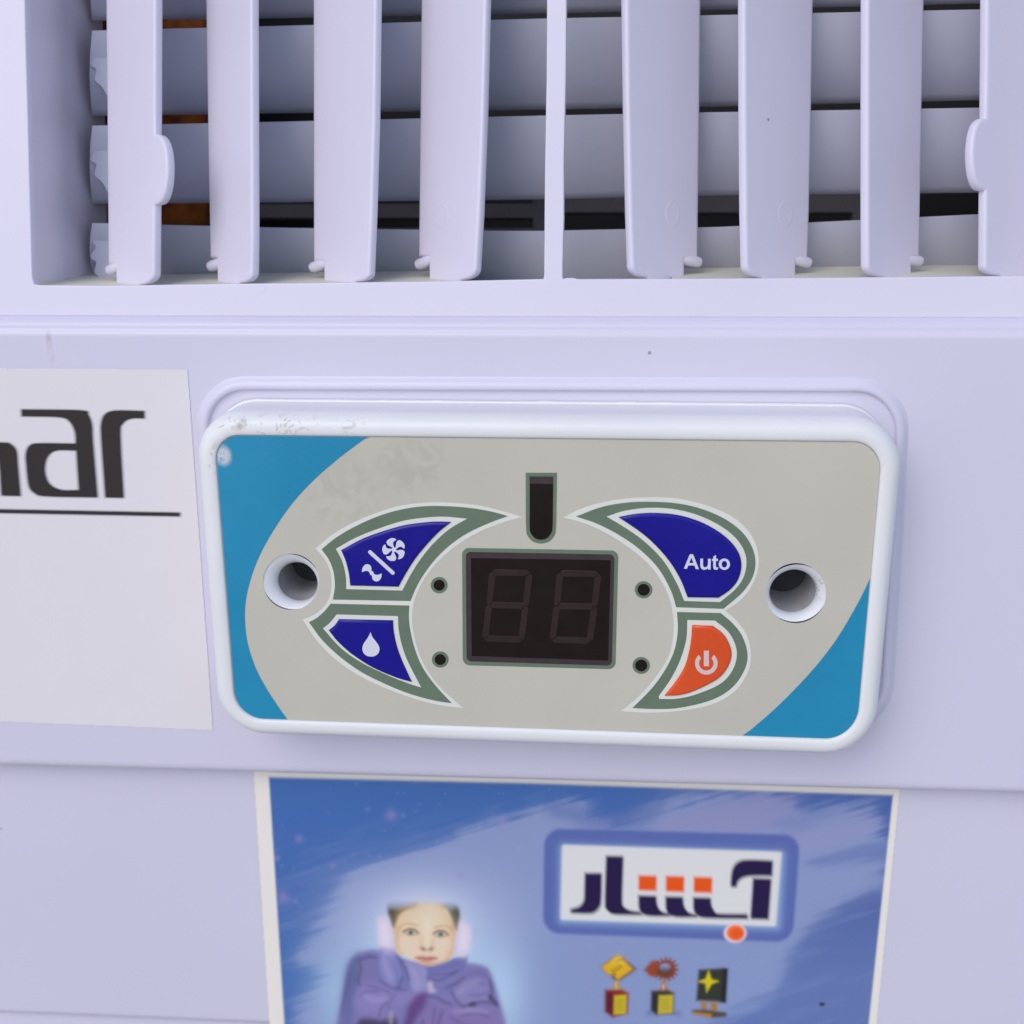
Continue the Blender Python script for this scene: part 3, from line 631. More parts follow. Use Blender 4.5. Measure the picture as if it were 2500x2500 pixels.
# ------------------------------------------------------------------ printed stickers (flat prints, colour per vertex)
def vnoise(x, y, seed=0):
    xi, yi = np.floor(x).astype(np.int64), np.floor(y).astype(np.int64); fx, fy = x-xi, y-yi
    fx = fx*fx*(3-2*fx); fy = fy*fy*(3-2*fy)
    def h(a, b):
        n = (a*374761393+b*668265263+seed*974634777) & 0xffffffff; n = ((n ^ (n >> 13))*1274126177) & 0xffffffff
        return ((n ^ (n >> 16)) & 0xffff)/65535.0
    return (h(xi, yi)*(1-fx)+h(xi+1, yi)*fx)*(1-fy)+(h(xi, yi+1)*(1-fx)+h(xi+1, yi+1)*fx)*fy
def fbm(x, y, seed=0, o=4): return sum(vnoise(x*2**k, y*2**k, seed+k)*.5**k for k in range(o))/sum(.5**k for k in range(o))
def sdf(X, Y, poly):
    P = np.array([p[:2] for p in poly], float); d = np.full(X.shape, 1e18); ins = np.zeros(X.shape, bool)
    for i in range(len(P)):
        ax, ay = P[i-1]; bx, by = P[i]; ex, ey = bx-ax, by-ay; L = ex*ex+ey*ey
        if L < 1e-12: continue
        t = np.clip(((X-ax)*ex+(Y-ay)*ey)/L, 0, 1); d = np.minimum(d, (X-ax-ex*t)**2+(Y-ay-ey*t)**2)
        if ay != by: ins ^= ((ay > Y) != (by > Y)) & (X < ex*(Y-ay)/ey+ax)
    return np.where(ins, 1, -1)*np.sqrt(d)
class Canvas:
    def __init__(s, x0, x1, y0, y1, st):
        s.xs = np.arange(x0, x1+.1, st); s.ys = np.arange(y0, y1+.1, st); s.X, s.Y = np.meshgrid(s.xs, s.ys)
        s.C = np.zeros((*s.X.shape, 3)); s.tag = np.zeros(s.X.shape, np.int32); s.st = st
    def sub(s, poly, pad):
        P = np.array([p[:2] for p in poly]); a, b = P.min(0)-pad, P.max(0)+pad
        i0, i1 = np.searchsorted(s.xs, [a[0], b[0]]); j0, j1 = np.searchsorted(s.ys, [a[1], b[1]]); return slice(j0, j1), slice(i0, i1)
    def poly(s, pts, col, soft=1.5, alpha=1, tag=None, smooth=True, sx=None, off=0):
        pts = cr(pts, 5) if smooth else pts
        sl_ = s.sub(pts, soft*3+6)
        if s.X[sl_].size == 0: return
        d = sdf(s.X[sl_], s.Y[sl_], pts)+off; mk = 1/(1+np.exp(-np.clip(d/(soft*.45), -30, 30)))*alpha
        if sx is not None: mk = mk*sx(s.X[sl_], s.Y[sl_])
        c = np.array(srgb(*col)); s.C[sl_] = s.C[sl_]*(1-mk[..., None])+c*mk[..., None]
        if tag is not None: s.tag[sl_][mk > .45] = tag
    def mask(s, mk, col): c = np.array(srgb(*col)); s.C[:] = s.C*(1-mk[..., None])+c*mk[..., None]
    def blob(s, x, y, rx, ry, col, alpha=1, pw=1.0):
        s.mask(alpha*np.exp(-(((s.X-x)/rx)**2+((s.Y-y)/ry)**2)**pw), col)
    def build(s, pl, inside, parts, parent, mt):
        ny, nx = s.X.shape
        dx = np.stack([s.X-PX0, s.Y-PY0, np.full(s.X.shape, F)], -1); r = dx @ np.stack([AX, AY, AZ], 1)
        o = np.array([0, -D, 0.0]); k = (pl.p-o).dot(pl.n)/(r @ pl.n); Pw = (o+r*k[..., None]+np.array([0, 0, ZO]))*.001
        idx = np.arange(ny*nx).reshape(ny, nx); q = np.stack([idx[1:, :-1], idx[1:, 1:], idx[:-1, 1:], idx[:-1, :-1]], -1).reshape(-1, 4)
        keep = inside(s.X, s.Y).ravel(); okf = keep[q].all(1); ft = s.tag.ravel()[q[:, 3]]
        for tg, (name, label) in parts.items():
            f = q[okf & (ft == tg)]
            if len(f) == 0: continue
            us, inv = np.unique(f, return_inverse=True); inv = inv.reshape(-1)
            me = bpy.data.meshes.new(name); me.vertices.add(len(us)); me.vertices.foreach_set('co', Pw.reshape(-1, 3)[us].astype(np.float32).ravel())
            me.loops.add(len(inv)); me.loops.foreach_set('vertex_index', inv.astype(np.int32)); me.polygons.add(len(f))
            me.polygons.foreach_set('loop_start', np.arange(0, len(inv), 4, dtype=np.int32)); me.update(calc_edges=True); me.validate()
            at_ = me.color_attributes.new('print', 'FLOAT_COLOR', 'POINT')
            cc = np.ones((len(us), 4), np.float32); cc[:, :3] = s.C.reshape(-1, 3)[us]; at_.data.foreach_set('color', cc.ravel())
            me.materials.append(mt); ob = bpy.data.objects.new(name, me); COL.objects.link(ob); ob.parent = parent
            ob.matrix_parent_inverse = Matrix.Translation(-Vector(parent.location))
            if label: ob['label'] = label
def print_mat(name, gain, rough):
    m_ = bpy.data.materials.new(name); m_.use_nodes = True; t = m_.node_tree; b = t.nodes['Principled BSDF']
    at_ = t.nodes.new('ShaderNodeAttribute'); at_.attribute_name = 'print'
    vm = t.nodes.new('ShaderNodeVectorMath'); vm.operation = 'MULTIPLY'; vm.inputs[1].default_value = gain
    t.links.new(at_.outputs['Color'], vm.inputs[0]); t.links.new(vm.outputs[0], b.inputs['Base Color']); b.inputs['Roughness'].default_value = rough; b.inputs['Specular IOR Level'].default_value = .3
    return m_
PG = (1.44, 1.38, 1.19)
mp = print_mat('printed_paper', PG, .4)

# ---- brand sticker
bs = thing('brand_sticker', 'white paper sticker with large black letters and a black rule, left of the control panel', 'sticker', tuple(B0.at(300, 1783)))
cv = Canvas(-170, 530, 890, 1800, 2.0)
cv.C[:] = srgb(197, 196, 211)
cv.C *= (1+.02*(fbm(cv.X/60, cv.Y/60, 3)-.5))[..., None]
def L5(x, y, *c): return (x*.56936, 850+y*.56936, *c)
BK = (31, 25, 27)
def letter(o, holes=()):
    o = cr(T(L5, o), 5); hs = [cr(T(L5, h), 5) for h in holes]
    mk = 0; K = 7
    for k in range(K):                            # the ink is soft on its right side
        X = cv.X-k*1.5; d = sdf(X, cv.Y, o)
        for h in hs: d = np.minimum(d, -sdf(X, cv.Y, h))
        mk = mk+1/(1+np.exp(-np.clip(d/1.0, -30, 30)))
    mk = mk/K; mk = np.clip(mk*1.25, 0, 1); cv.mask(mk*.98, BK); cv.tag[mk > .4] = 1
letter([(83, 262, 1), (340, 266), (372, 285), (388, 330), (392, 400), (412, 641, 1), (190, 636), (140, 622), (115, 590), (104, 500), (103, 450), (120, 416), (165, 407), (317, 409, 1), (313, 360), (290, 315), (245, 297), (85, 293, 1)],
       [[(319, 440, 1), (235, 440), (197, 468), (186, 525), (205, 580), (255, 607), (330, 608, 1)]])
letter([(443, 641, 1), (425, 380), (426, 320), (443, 282), (490, 267), (612, 269, 1), (613, 302, 1), (555, 303), (520, 325), (510, 375), (524, 643, 1)])
letter([(-230, 633, 1), (-245, 403, 1), (0, 404), (40, 412), (64, 440), (70, 500), (82, 635, 1), (-2, 633, 1), (-12, 500), (-30, 440), (-60, 434), (-150, 434, 1), (-140, 633, 1)])
letter([(-250, 686, 1), (765, 705, 1), (765, 722, 1), (-250, 703, 1)])
C5 = T(L5, [(-280, 82), (806, 90), (915, 1640), (-280, 1592)])
Bs = B0.shift(-.12)
cv.build(Bs, lambda X, Y: sdf(X, Y, C5) > 0, {0: ('paper_sheet', None), 1: ('lettering', 'large black letters nar over a black rule')}, bs, mp)

# ---- advertising sticker
ad = thing('advertising_sticker', 'blue advertising sticker with a printed child, logo and trophies below the control panel', 'sticker', tuple(LOW.at(1400, 2760)))
cv = Canvas(600, 2216, 1872, 2760, 2.0)
X, Y = cv.X, cv.Y
base = np.array(srgb(60, 94, 160)); cv.C[:] = base
cv.mask(np.clip((X-1300)/900, 0, 1)*.6, (72, 88, 155))
cv.mask(.35*fbm(X/220, Y/220, 5), (52, 100, 172))
# brush strokes: pale region with ragged edges running along the stroke direction
ca, sa = math.cos(math.radians(-17)), math.sin(math.radians(-17))
U, Vv = X*ca+Y*sa, -X*sa+Y*ca
rag = (fbm(U/200, Vv/10, 11, 3)-.5)*52+(fbm(X/60, Y/60, 12)-.5)*34
def stroke(pts, col, alpha, soft=9, rg=1.0):
    p = cr(pts, 4); sl_ = cv.sub(p, 90); d = sdf(X[sl_], Y[sl_], p)+rag[sl_]*rg
    mk = alpha/(1+np.exp(-np.clip(d/soft, -30, 30))); c = np.array(srgb(*col)); cv.C[sl_] = cv.C[sl_]*(1-mk[..., None])+c*mk[..., None]
stroke([(720, 2500), (790, 2380), (730, 2330), (800, 2230), (850, 2140), (1000, 2075), (1120, 2030), (1250, 1985), (1380, 1960), (1500, 2010), (1640, 1950), (1850, 1935), (1960, 1970), (2120, 1970), (2150, 2040), (2150, 2200), (2000, 2290), (1930, 2400), (1800, 2480), (1700, 2560), (900, 2760), (760, 2760)], (124, 138, 184), .95)
stroke([(1600, 2010), (1800, 1950), (1950, 1945), (1900, 2000), (1750, 2050)], (128, 128, 178), .7)
stroke([(1850, 2060), (2100, 1985), (2140, 2010), (2050, 2060), (1900, 2100)], (130, 134, 182), .6)
stroke([(1980, 2100), (2150, 2060), (2160, 2095), (2020, 2110)], (84, 104, 165), .7, 6, .35)
stroke([(1900, 2010), (2050, 1960), (2030, 1990), (1930, 2030)], (98, 112, 170), .5, 8, .4)
stroke([(1950, 2290), (2170, 2180), (2170, 2560), (1700, 2560), (1760, 2490), (1880, 2470)], (70, 90, 152), .9, 7, .55)
stroke([(1330, 1960), (1480, 1985), (1620, 1960), (1560, 2025), (1400, 2010)], (80, 98, 162), .6, 8, .4)
cv.mask(.28*np.clip((fbm(U/150, Vv/16, 21, 3)-.5)*2.2, 0, 1)*(np.clip((Y-1960)/120, 0, 1)), (118, 134, 184))
# glow behind the child
cv.blob(1040, 2440, 225, 215, (140, 168, 212), .85, 1.2); cv.blob(1030, 2230, 190, 100, (160, 164, 205), .85)
cv.blob(1035, 2380, 165, 165, (168, 194, 224), .95, 1.4); cv.blob(1035, 2250, 90, 65, (186, 196, 220), .8, 1.2)
cv.blob(830, 2420, 60, 90, (150, 178, 216), .5); cv.blob(1225, 2430, 55, 110, (165, 190, 224), .6)
cv.mask(.3*np.clip((X-1300)/400, 0, 1)*np.clip((Y-2150)/250, 0, 1), (120, 138, 190))
rs = np.random.RandomState(7)
for _ in range(70):
    x, y, r = rs.uniform(670, 1500), rs.uniform(1910, 2300), rs.choice([2.5, 3, 4, 6, 9], p=[.4, .25, .2, .1, .05]); cv.blob(x, y, r, r, (140, 150, 200), .22)
for x, y, r in ((955, 1990, 14), (1230, 2008, 14), (730, 2047, 9), (812, 2114, 7), (690, 2190, 16), (675, 2095, 8), (1125, 2138, 8)): cv.blob(x, y, r, r, (130, 125, 185), .5)
# child
def g5(x, y, *c): return (800+x*.23292, 2120+y*.23292, *c)
def gp(pts, col, soft=12, alpha=1, tag=1, **k): cv.poly(T(g5, pts), col, soft*.233, alpha, tag, **k)
# jacket
JK = [(90, 1700), (110, 1560), (160, 1300), (190, 1100), (240, 960), (330, 890), (450, 850), (560, 870), (700, 950), (1000, 1000), (1300, 970), (1460, 985), (1600, 1010), (1680, 1050), (1730, 1150), (1780, 1300), (1830, 1500), (1870, 1700), (1880, 2300), (80, 2300)]
gp(JK, (110, 108, 166), 26)
gp([(120, 1700), (160, 1300), (200, 1080), (250, 970), (330, 900), (330, 1100), (250, 1250), (220, 1500), (240, 2300), (90, 2300)], (92, 100, 152), 60, .8)
gp([(215, 1060), (330, 930), (335, 1200), (260, 1400), (230, 1700), (200, 1500)], (72, 84, 132), 60, .6)
gp([(330, 960), (420, 920), (540, 960), (600, 1180), (560, 1220), (400, 1200), (330, 1150)], (108, 104, 158), 30, .8)
gp([(290, 1400), (330, 1260), (420, 1200), (560, 1220), (720, 1290), (1000, 1300), (980, 1400), (700, 1440), (520, 1540), (350, 1500)], (126, 116, 176), 45, .85)
gp([(320, 1500), (500, 1540), (700, 1480), (760, 1560), (700, 1700), (330, 1700)], (120, 110, 170), 45, .8)
gp([(1300, 1350), (1400, 1200), (1550, 1140), (1680, 1180), (1720, 1330), (1650, 1400), (1450, 1440), (1350, 1410)], (122, 118, 172), 40, .9)
gp([(1080, 1400), (1400, 1450), (1600, 1440), (1780, 1440), (1850, 1700), (1850, 2300), (1000, 2300), (950, 1600)], (118, 104, 160), 45, .85)
gp([(1300, 1250), (1450, 1120), (1600, 1060), (1680, 1100), (1700, 1180), (1550, 1130), (1400, 1190)], (100, 94, 146), 40, .6)
def line(pts, col, wd=16, soft=18, alpha=.7):
    P = np.array(pts, float); n = len(P); nn = []
    for i in range(n):
        d_ = P[min(i+1, n-1)]-P[max(i-1, 0)]; d_ = _n(d_); nn.append(np.array([-d_[1], d_[0]]))
    wv = [wd/2*(.3+.7*math.sin(math.pi*(i+.5)/n)) for i in range(n)]
    l = [tuple(P[i]+nn[i]*wv[i]) for i in range(n)]+[tuple(P[i]-nn[i]*wv[i]) for i in range(n-1, -1, -1)]
    gp(l, col, soft, alpha)
DK = (66, 62, 105)
for l, wd in (([(335, 980), (345, 1060), (320, 1180), (340, 1220)], 22), ([(330, 960), (430, 925), (520, 935)], 26), ([(560, 1180), (640, 1230), (720, 1260), (800, 1270)], 18),
              ([(1040, 1105), (1160, 1110), (1280, 1095)], 14), ([(1300, 1110), (1400, 1040), (1450, 960)], 22), ([(1240, 1250), (1320, 1220), (1420, 1150)], 18), ([(1300, 1300), (1350, 1390), (1420, 1450)], 22),
              ([(1420, 1450), (1520, 1420), (1640, 1400), (1740, 1420)], 26), ([(1700, 1180), (1720, 1300), (1700, 1370)], 30), ([(1060, 1340), (1150, 1360), (1240, 1410), (1300, 1420)], 18),
              ([(620, 1400), (560, 1470), (540, 1540)], 12), ([(1200, 1500), (1170, 1600), (1160, 1700)], 18), ([(1420, 1540), (1560, 1520), (1680, 1560)], 12), ([(1000, 1600), (960, 1720)], 22)):
    line(l, DK, wd)
gp([(330, 1590), (430, 1570), (560, 1590), (700, 1560), (700, 1680), (330, 1700)], (52, 44, 66), 30, .85)
gp([(1480, 1420), (1540, 1400), (1550, 1440), (1490, 1450)], (44, 46, 72), 14, .8); gp([(1680, 1340), (1720, 1330), (1790, 1420), (1770, 1450), (1700, 1380)], (52, 48, 92), 14, .7)
# scarf and collar
gp([(530, 900), (560, 850), (640, 820), (720, 890), (800, 950), (950, 1000), (1060, 1030), (1200, 1000), (1330, 940), (1460, 900), (1450, 990), (1380, 1060), (1280, 1100), (1060, 1110), (1040, 1260), (960, 1300), (870, 1290), (780, 1200), (730, 1240), (640, 1210), (560, 1080)], (104, 106, 166), 16)
gp([(545, 960), (600, 860), (690, 880), (740, 1010), (760, 1150), (720, 1240), (600, 1180), (555, 1060)], (122, 124, 182), 22, .9)
gp([(800, 960), (900, 985), (1030, 1040), (1035, 1180), (1030, 1290), (940, 1310), (880, 1270), (850, 1130)], (132, 130, 182), 16, .95)
gp([(1040, 1050), (1180, 1020), (1330, 960), (1440, 930), (1400, 1000), (1280, 1050), (1100, 1080)], (98, 100, 160), 20, .9)
line([(730, 920), (790, 1010), (830, 1080), (850, 1160)], (70, 72, 120), 26, 20, .7); line([(690, 1000), (730, 1120), (715, 1240)], (88, 88, 142), 18, 20, .6)
line([(780, 1150), (760, 1200), (740, 1260)], (62, 66, 108), 26, 20, .6); line([(1050, 1140), (1160, 1175), (1250, 1130), (1340, 1080)], (66, 66, 118), 18, 18, .6)
gp([(1040, 1210), (1090, 1190), (1110, 1250), (1135, 1290), (1060, 1300)], (172, 165, 195), 16, .8)
gp([(860, 1420), (960, 1310), (1040, 1320), (1020, 1440), (940, 1560), (860, 1700), (780, 1700), (820, 1540)], (82, 48, 112), 36, .85)
gp([(640, 1500), (680, 1490), (690, 1560), (670, 1640), (640, 1600)], (140, 140, 160), 14, .7)
# face, hair, earmuffs
FC = [(660, 560), (720, 440), (860, 390), (1040, 365), (1200, 385), (1310, 470), (1350, 600), (1345, 760), (1320, 900), (1240, 965), (1120, 1010), (1020, 1010), (900, 960), (790, 910), (715, 860), (690, 740)]
gp(FC, (206, 186, 168), 16)
gp([(690, 640), (760, 620), (740, 820), (780, 900), (715, 860), (690, 740)], (182, 150, 118), 34, .7)
gp([(1280, 600), (1350, 600), (1345, 760), (1310, 900), (1240, 960), (1300, 780)], (184, 148, 122), 34, .7)
gp([(860, 440), (1050, 390), (1200, 440), (1180, 600), (1000, 620), (880, 570)], (200, 190, 175), 60, .8)
gp([(1100, 760), (1200, 740), (1250, 820), (1180, 880), (1100, 850)], (202, 190, 182), 40, .6); gp([(760, 760), (880, 740), (920, 850), (840, 880)], (202, 190, 182), 40, .5)
HR_ = (76, 72, 52)
fade = lambda X_, Y_: np.clip((Y_-g5(0, 325)[1])/30, 0, 1)**1.2
gp([(625, 440), (640, 350), (760, 310), (930, 330), (920, 400), (800, 450), (735, 520), (690, 620), (650, 540)], HR_, 18, .95, sx=fade)
gp([(1200, 380), (1290, 340), (1370, 390), (1385, 480), (1375, 600), (1350, 650), (1310, 560), (1260, 440)], (82, 86, 74), 18, .95, sx=fade)
gp([(920, 330), (1060, 320), (1210, 340), (1230, 420), (1060, 375), (920, 405)], (130, 130, 112), 30, .6, sx=fade)
gp([(650, 440), (700, 450), (720, 540), (690, 620), (655, 540)], (66, 56, 34), 20, .6); gp([(1330, 420), (1375, 470), (1365, 620), (1340, 600)], (58, 60, 50), 20, .6)
for sx_, l in ((0, [(520, 560), (545, 510), (620, 500), (650, 560), (680, 660), (692, 800), (680, 880), (600, 880), (550, 830), (530, 740)]),
               (1, [(1385, 560), (1440, 565), (1490, 620), (1500, 720), (1480, 860), (1450, 930), (1350, 920), (1340, 860), (1350, 700)])):
    gp(l, (192, 182, 212), 26); gp([((x-(605 if not sx_ else 1420))*.6+(600 if not sx_ else 1425), (y-700)*.7+700) for x, y in l], (206, 200, 224), 40, .7)
gp([(540, 830), (690, 850), (690, 900), (560, 900)], (140, 130, 188), 30, .7)
for ex, ey in ((868, 672), (1182, 690)):
    gp([(ex-75, ey-5), (ex-40, ey-28), (ex, ey-34), (ex+45, ey-24), (ex+78, ey+8), (ex+35, ey+28), (ex-30, ey+26)], (150, 122, 100), 16, .8)
    gp([(ex-66, ey-2), (ex-30, ey-24), (ex+30, ey-24), (ex+70, ey+6), (ex+25, ey+26), (ex-34, ey+22)], (126, 98, 80), 12, .55)
    gp([(ex-58, ey), (ex-25, ey-16), (ex+25, ey-16), (ex+62, ey+8), (ex+20, ey+22), (ex-30, ey+20)], (186, 178, 174), 10, .9)
    gp([p for p in circ(ex+2, ey+2, 27, 12)], (98, 114, 118), 10, .95); gp(circ(ex+2, ey+2, 11, 8), (44, 50, 52), 8, .9)
    line([(ex-78, ey-8), (ex-35, ey-34), (ex+10, ey-38), (ex+55, ey-24), (ex+85, ey+12)], (104, 78, 58), 15, 10, .85)
line([(755, 620), (800, 588), (870, 582), (935, 600)], (166, 136, 98), 18, 18, .6); line([(1120, 622), (1175, 606), (1240, 606), (1295, 636)], (166, 136, 98), 18, 18, .6)
line([(1092, 730), (1098, 790), (1108, 830)], (176, 146, 118), 24, 30, .45); line([(985, 720), (982, 770), (975, 820)], (184, 156, 128), 18, 30, .4)
gp([(965, 830), (1000, 818), (1040, 838), (1080, 818), (1110, 832), (1090, 862), (1040, 868), (990, 860)], (150, 112, 88), 16, .7)
gp(circ(1005, 846, 15, 8), (104, 70, 56), 10, .7); gp(circ(1082, 848, 14, 8), (104, 70, 56), 10, .7)
gp([(925, 935), (985, 918), (1035, 925), (1085, 920), (1145, 940), (1090, 975), (1040, 988), (980, 975)], (180, 118, 112), 14, .9)
line([(920, 938), (1000, 940), (1040, 946), (1090, 942), (1150, 945)], (132, 72, 70), 12, 8, .85); line([(990, 1000), (1050, 1008), (1120, 998)], (168, 138, 118), 16, 18, .5)
gp([(700, 600), (740, 470), (860, 420), (1000, 400), (900, 520), (760, 620)], (196, 166, 128), 50, .35)
gp([(1180, 430), (1300, 520), (1335, 640), (1250, 600), (1200, 500)], (192, 160, 124), 50, .4)
gp([(1010, 560), (1075, 560), (1070, 800), (1030, 830)], (214, 202, 190), 34, .55)
gp([(900, 960), (1000, 1005), (1120, 1008), (1240, 962), (1120, 985), (1000, 990)], (176, 136, 120), 22, .6)
for l, wd in (([(420, 1230), (520, 1250), (640, 1300)], 20), ([(350, 1330), (420, 1290), (520, 1290)], 18), ([(700, 1330), (650, 1400), (640, 1470)], 20), ([(1120, 1470), (1110, 1580), (1080, 1700)], 22),
              ([(1440, 1240), (1540, 1200), (1640, 1220)], 16), ([(1500, 1330), (1600, 1330), (1680, 1300)], 14), ([(1300, 1560), (1380, 1620), (1500, 1650)], 18), ([(150, 1500), (190, 1300), (230, 1120)], 26)):
    line(l, (74, 70, 118), wd, 26, .55)
for l in ([(400, 1340), (480, 1380), (600, 1370)], [(1380, 1300), (1460, 1230), (1560, 1190)], [(1350, 1500), (1500, 1490), (1650, 1500)], [(880, 1060), (930, 1150), (950, 1250)], [(590, 960), (620, 1060), (660, 1150)]):
    line(l, (156, 148, 200), 30, 34, .5)
# logo
def g4(x, y, *c): return (1300+x*.36232, 2000+y*.36232, *c)
def lp(pts, col, soft=4, alpha=1, tag=2, **k): cv.poly(T(g4, pts), col, soft*.362, alpha, tag, **k)
LB = [g4(*p) for p in rnd([(80, 62), (1806, 106), (1752, 830), (70, 768)], 115, 10)]
cv.poly(LB, (76, 92, 160), 4, .96, 2, smooth=False)
cv.poly([(x, y) for x, y in [g4(*p) for p in rnd([(185, 172), (1700, 218), (1668, 745), (180, 700)], 30, 6)]], (140, 170, 212), 12, .7, 2, smooth=False)
cv.poly([g4(*p) for p in rnd([(200, 172), (1680, 220), (1640, 722), (188, 678)], 18, 6)], (196, 198, 208), 3.5, 1, 2, smooth=False)
NV = (30, 16, 64)
def soft_letter(pts, col=NV, mid=(120, 112, 150)):
    P = cr(pts, 5)
    # printed with a soft upper-left edge
    mk = 0; P2 = [g4(*p[:2]) for p in P]; sl_ = cv.sub(P2, 14); K = 8
    for k in range(K):
        mk = mk+1/(1+np.exp(-np.clip((sdf(X[sl_]-k*.8, Y[sl_]-k*1.15, P2)+.2)/.9, -30, 30)))
    mk = np.clip(mk/K*1.02, 0, 1); c = np.array(srgb(*col)); cv.C[sl_] = cv.C[sl_]*(1-mk[..., None])+c*mk[..., None]
# each glyph is traced with room for its soft edge
soft_letter([(345, 352, 1), (460, 352, 1), (456, 540), (440, 590), (410, 618), (370, 626), (248, 622, 1), (250, 594, 1), (300, 580), (328, 555), (340, 520), (342, 450)])
soft_letter([(488, 236, 1), (606, 238, 1), (598, 540), (612, 580), (645, 602), (700, 612), (712, 612), (735, 636, 1), (590, 634), (530, 628), (494, 600), (480, 550)])
soft_letter([(706, 502, 1), (828, 506, 1), (832, 560), (850, 600), (880, 618), (920, 624), (918, 643, 1), (800, 643), (740, 630), (710, 590)])
soft_letter([(888, 510, 1), (1008, 512, 1), (1012, 565), (1032, 606), (1065, 626), (1100, 632), (1102, 650, 1), (980, 650), (922, 636), (892, 595)])
soft_letter([(1075, 516, 1), (1195, 518, 1), (1200, 570), (1218, 606), (1250, 625), (1444, 628, 1), (1442, 662, 1), (1170, 656), (1108, 640), (1078, 600)])
soft_letter([(1328, 447, 1), (1330, 380), (1342, 320), (1375, 278), (1440, 262), (1614, 268, 1), (1608, 372, 1), (1470, 372), (1410, 385), (1380, 410), (1366, 447, 1)])
soft_letter([(1478, 386, 1), (1604, 390, 1), (1584, 666, 1), (1460, 662, 1)])
OR = (206, 76, 14)
for x0, y0, x1, y1 in ((708, 368, 830, 470), (892, 372, 1016, 478), (1080, 378, 1204, 484)):
    soft_letter([(x0, y0, 1), (x1, y0+3, 1), (x1-3, y1+2, 1), (x0-2, y1-2, 1)], OR)
cv.poly(T(g4, circ(1366, 768, 76, 30, 64)), (205, 198, 215), 3, 1, 2); cv.poly(T(g4, circ(1367, 765, 60, 30, 52)), (226, 110, 50), 3, 1, 2); cv.poly(T(g4, circ(1376, 772, 48, 30, 44)), (204, 76, 18), 6, .9, 2)
# trophies
def gt(x, y, *c): return (1420+x*.20704, 2300+y*.20704, *c)
def tp(tag, pts, col, soft=9, alpha=1, smooth=False, **k): cv.poly(T(gt, pts), col, soft*.207*1.3, alpha, tag, smooth=smooth, **k)
def tline(tag, pts, col, wd=10, al=.7):
    P = np.array(pts, float)
    for i in range(len(P)-1):
        d_ = _n(P[i+1]-P[i]); n2 = np.array([-d_[1], d_[0]])*wd/2
        tp(tag, [tuple(P[i]+n2), tuple(P[i+1]+n2), tuple(P[i+1]-n2), tuple(P[i]-n2)], col, 6, al)
tp(3, [(225, 290), (400, 158), (470, 160), (650, 315), (600, 360), (430, 470), (380, 445), (350, 400), (300, 380)], (110, 84, 60), 14)
tp(3, [(238, 292), (400, 172), (455, 165), (600, 318), (430, 440), (350, 385), (300, 372)], (196, 156, 32), 12)
tp(3, [(400, 172), (455, 165), (520, 230), (430, 260), (350, 240)], (208, 178, 74), 24, .7); tline(3, [(470, 190), (560, 260), (640, 320)], (110, 92, 110), 16)
for x, y in ((380, 330), (405, 312), (430, 294), (455, 272)): tline(3, [(x-18, y-6), (x+8, y+20)], (96, 74, 20), 9)
tline(3, [(345, 330), (380, 360), (475, 285)], (96, 74, 20), 9); tline(3, [(405, 240), (440, 205), (480, 215)], (140, 112, 40), 12); tline(3, [(350, 380), (400, 385), (365, 420), (410, 440)], (80, 62, 28), 14)
tp(3, [(385, 455), (435, 455), (440, 500), (490, 570), (330, 575), (375, 520)], (160, 132, 84), 14, smooth=True); tline(3, [(405, 470), (410, 560)], (196, 180, 120), 16)
tp(3, [(280, 565), (480, 560), (555, 600), (545, 850), (370, 885), (278, 820)], (126, 26, 34), 12); tp(3, [(285, 580), (375, 620), (368, 880), (282, 815)], (70, 20, 34), 24, .9)
tp(3, [(385, 630), (530, 620), (525, 845), (378, 855)], (176, 160, 34), 10)
tp(4, [(735, 325), (830, 220), (900, 215), (960, 320), (880, 420), (800, 395)], (128, 66, 48), 14); tp(4, [(760, 330), (850, 260), (940, 300), (880, 400), (800, 380)], (140, 58, 30), 24, .7)
gear = []
for k in range(60):
    a = 2*math.pi*k/60; r = 146 if k % 4 < 2 else 112; gear.append((1000+r*math.cos(a), 320+r*math.sin(a)))
tp(4, gear, (122, 64, 44), 9); tp(4, circ(985, 300, 62, 20, 46), (126, 140, 186), 10); tp(4, [(880, 330), (930, 300), (1060, 300), (1080, 380), (980, 430), (900, 400)], (86, 48, 38), 24, .8)
tp(4, [(945, 445), (995, 445), (1000, 520), (1050, 600), (890, 605), (940, 520)], (150, 108, 92), 14, smooth=True); tline(4, [(965, 500), (965, 590)], (210, 180, 160), 18)
tp(4, [(825, 575), (1010, 565), (1095, 600), (1085, 850), (880, 860), (820, 810)], (48, 50, 46), 12); tp(4, [(830, 590), (905, 620), (885, 855), (822, 800)], (34, 34, 40), 20, .9)
tp(4, [(912, 630), (1082, 622), (1075, 838), (900, 850)], (174, 158, 46), 10)
for tg, x0, y0 in ((3, 410, 690), (4, 945, 680)):
    for k in range(5): tline(tg, [(x0, y0+k*28), (x0+40, y0-6+k*28), (x0+85, y0+k*28)], (112, 100, 24), 7, .45)
tp(5, [(1380, 325), (1680, 305), (1722, 318), (1700, 715), (1350, 690)], (44, 48, 42), 12); tp(5, [(1670, 310), (1722, 318), (1700, 715), (1640, 705)], (28, 26, 30), 12, .9)
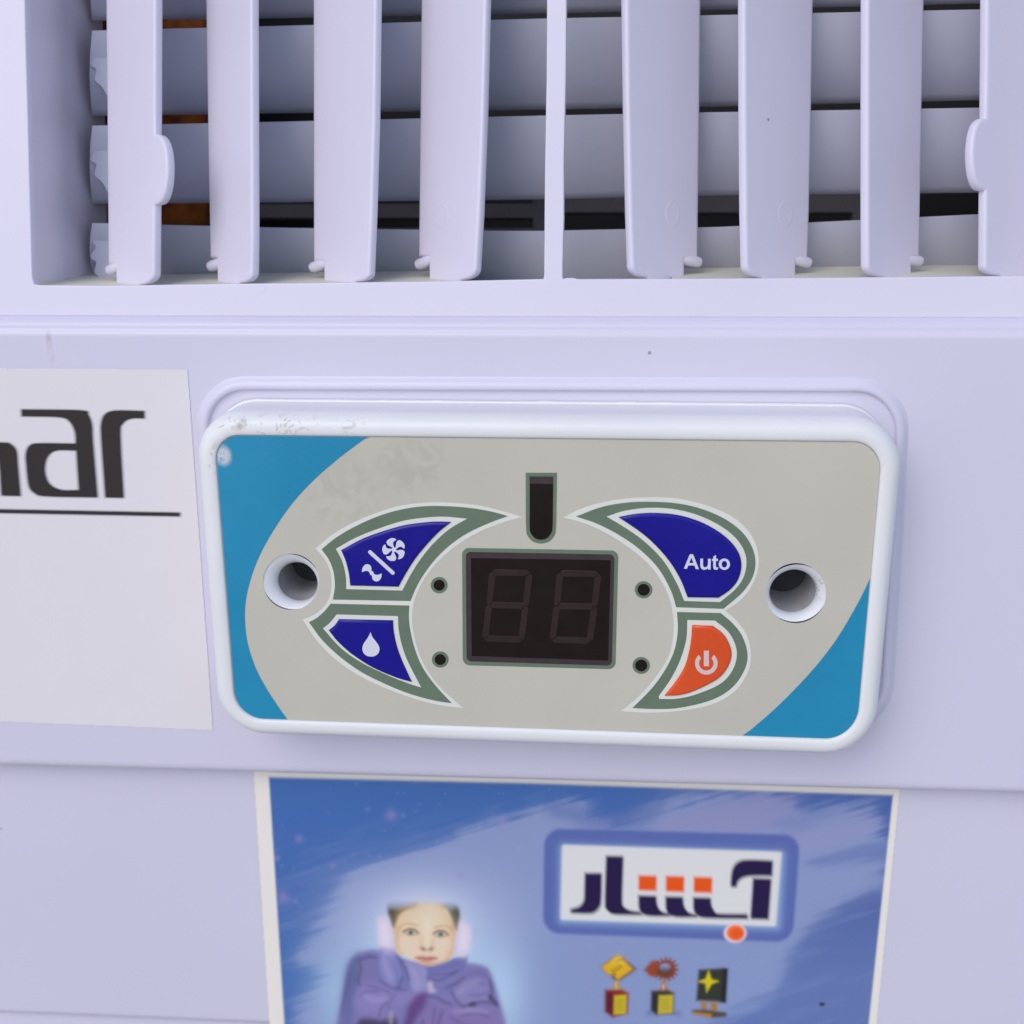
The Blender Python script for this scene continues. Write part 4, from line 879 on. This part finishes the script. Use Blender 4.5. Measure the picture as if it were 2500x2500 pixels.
tp(5, [(1498, 340), (1530, 440), (1612, 462), (1530, 495), (1475, 590), (1462, 490), (1380, 465), (1462, 435)], (196, 184, 20), 10); tline(5, [(1498, 345), (1490, 465), (1478, 585)], (150, 140, 20), 8, .6); tline(5, [(1385, 465), (1610, 462)], (150, 140, 20), 7, .6)
tp(5, [(1400, 700), (1480, 705), (1478, 800), (1410, 795)], (150, 110, 50), 14); tp(5, [(1520, 708), (1600, 712), (1600, 820), (1520, 815)], (150, 110, 50), 14)
tp(5, [(1305, 800), (1440, 795), (1710, 830), (1705, 880), (1540, 895), (1305, 840)], (70, 62, 52), 12); tp(5, [(1310, 825), (1530, 850), (1525, 890), (1310, 845)], (176, 124, 40), 12, .9)
cv.blob(gt(800, 830)[0], gt(0, 840)[1], 10, 8, (70, 80, 130), .4); cv.blob(gt(1130, 830)[0], gt(0, 840)[1], 12, 8, (70, 80, 130), .4)
cv.poly(circ(2007, 2452, 7, 12, 5), (24, 30, 36), 2, .9, smooth=False)
# white borders
WB = srgb(207, 204, 208)
edgeL = np.interp(Y, [1894, 2500, 2760], [656, 694, 710]); edgeR = np.interp(Y, [1939, 2500, 2760], [2180.5, 2121, 2094])
topY = np.interp(X, [656, 1300, 2181], [1897, 1912, 1941])
wm = np.maximum.reduce([1/(1+np.exp(np.clip((X-edgeL)/.9, -30, 30))), 1/(1+np.exp(np.clip((edgeR-X)/.9, -30, 30))), 1/(1+np.exp(np.clip((Y-topY)/1.6, -30, 30)))])
cv.C[:] = cv.C*(1-wm[..., None])+np.array(WB)*wm[..., None]; cv.tag[wm > .5] = 0
AD = [(619, 1875), (2202, 1880), (2197, 1937), (2141, 2500), (2116, 2758), (673, 2758), (657, 2500), (619, 1893)]
cv.build(LOW.shift(-.12), lambda X_, Y_: sdf(X_, Y_, AD) > 0,
         {0: ('picture', None), 1: ('printed_child', 'child with earmuffs, scarf and purple jacket hugging their arms'), 2: ('logo', 'white plate in a blue border with dark blue and orange lettering'),
          3: ('printed_trophy', 'trophy with a yellow plaque on a red base'), 4: ('printed_trophy', 'trophy with a bronze gear on a dark base'), 5: ('printed_trophy', 'dark slab trophy with a yellow star')}, ad, mp)
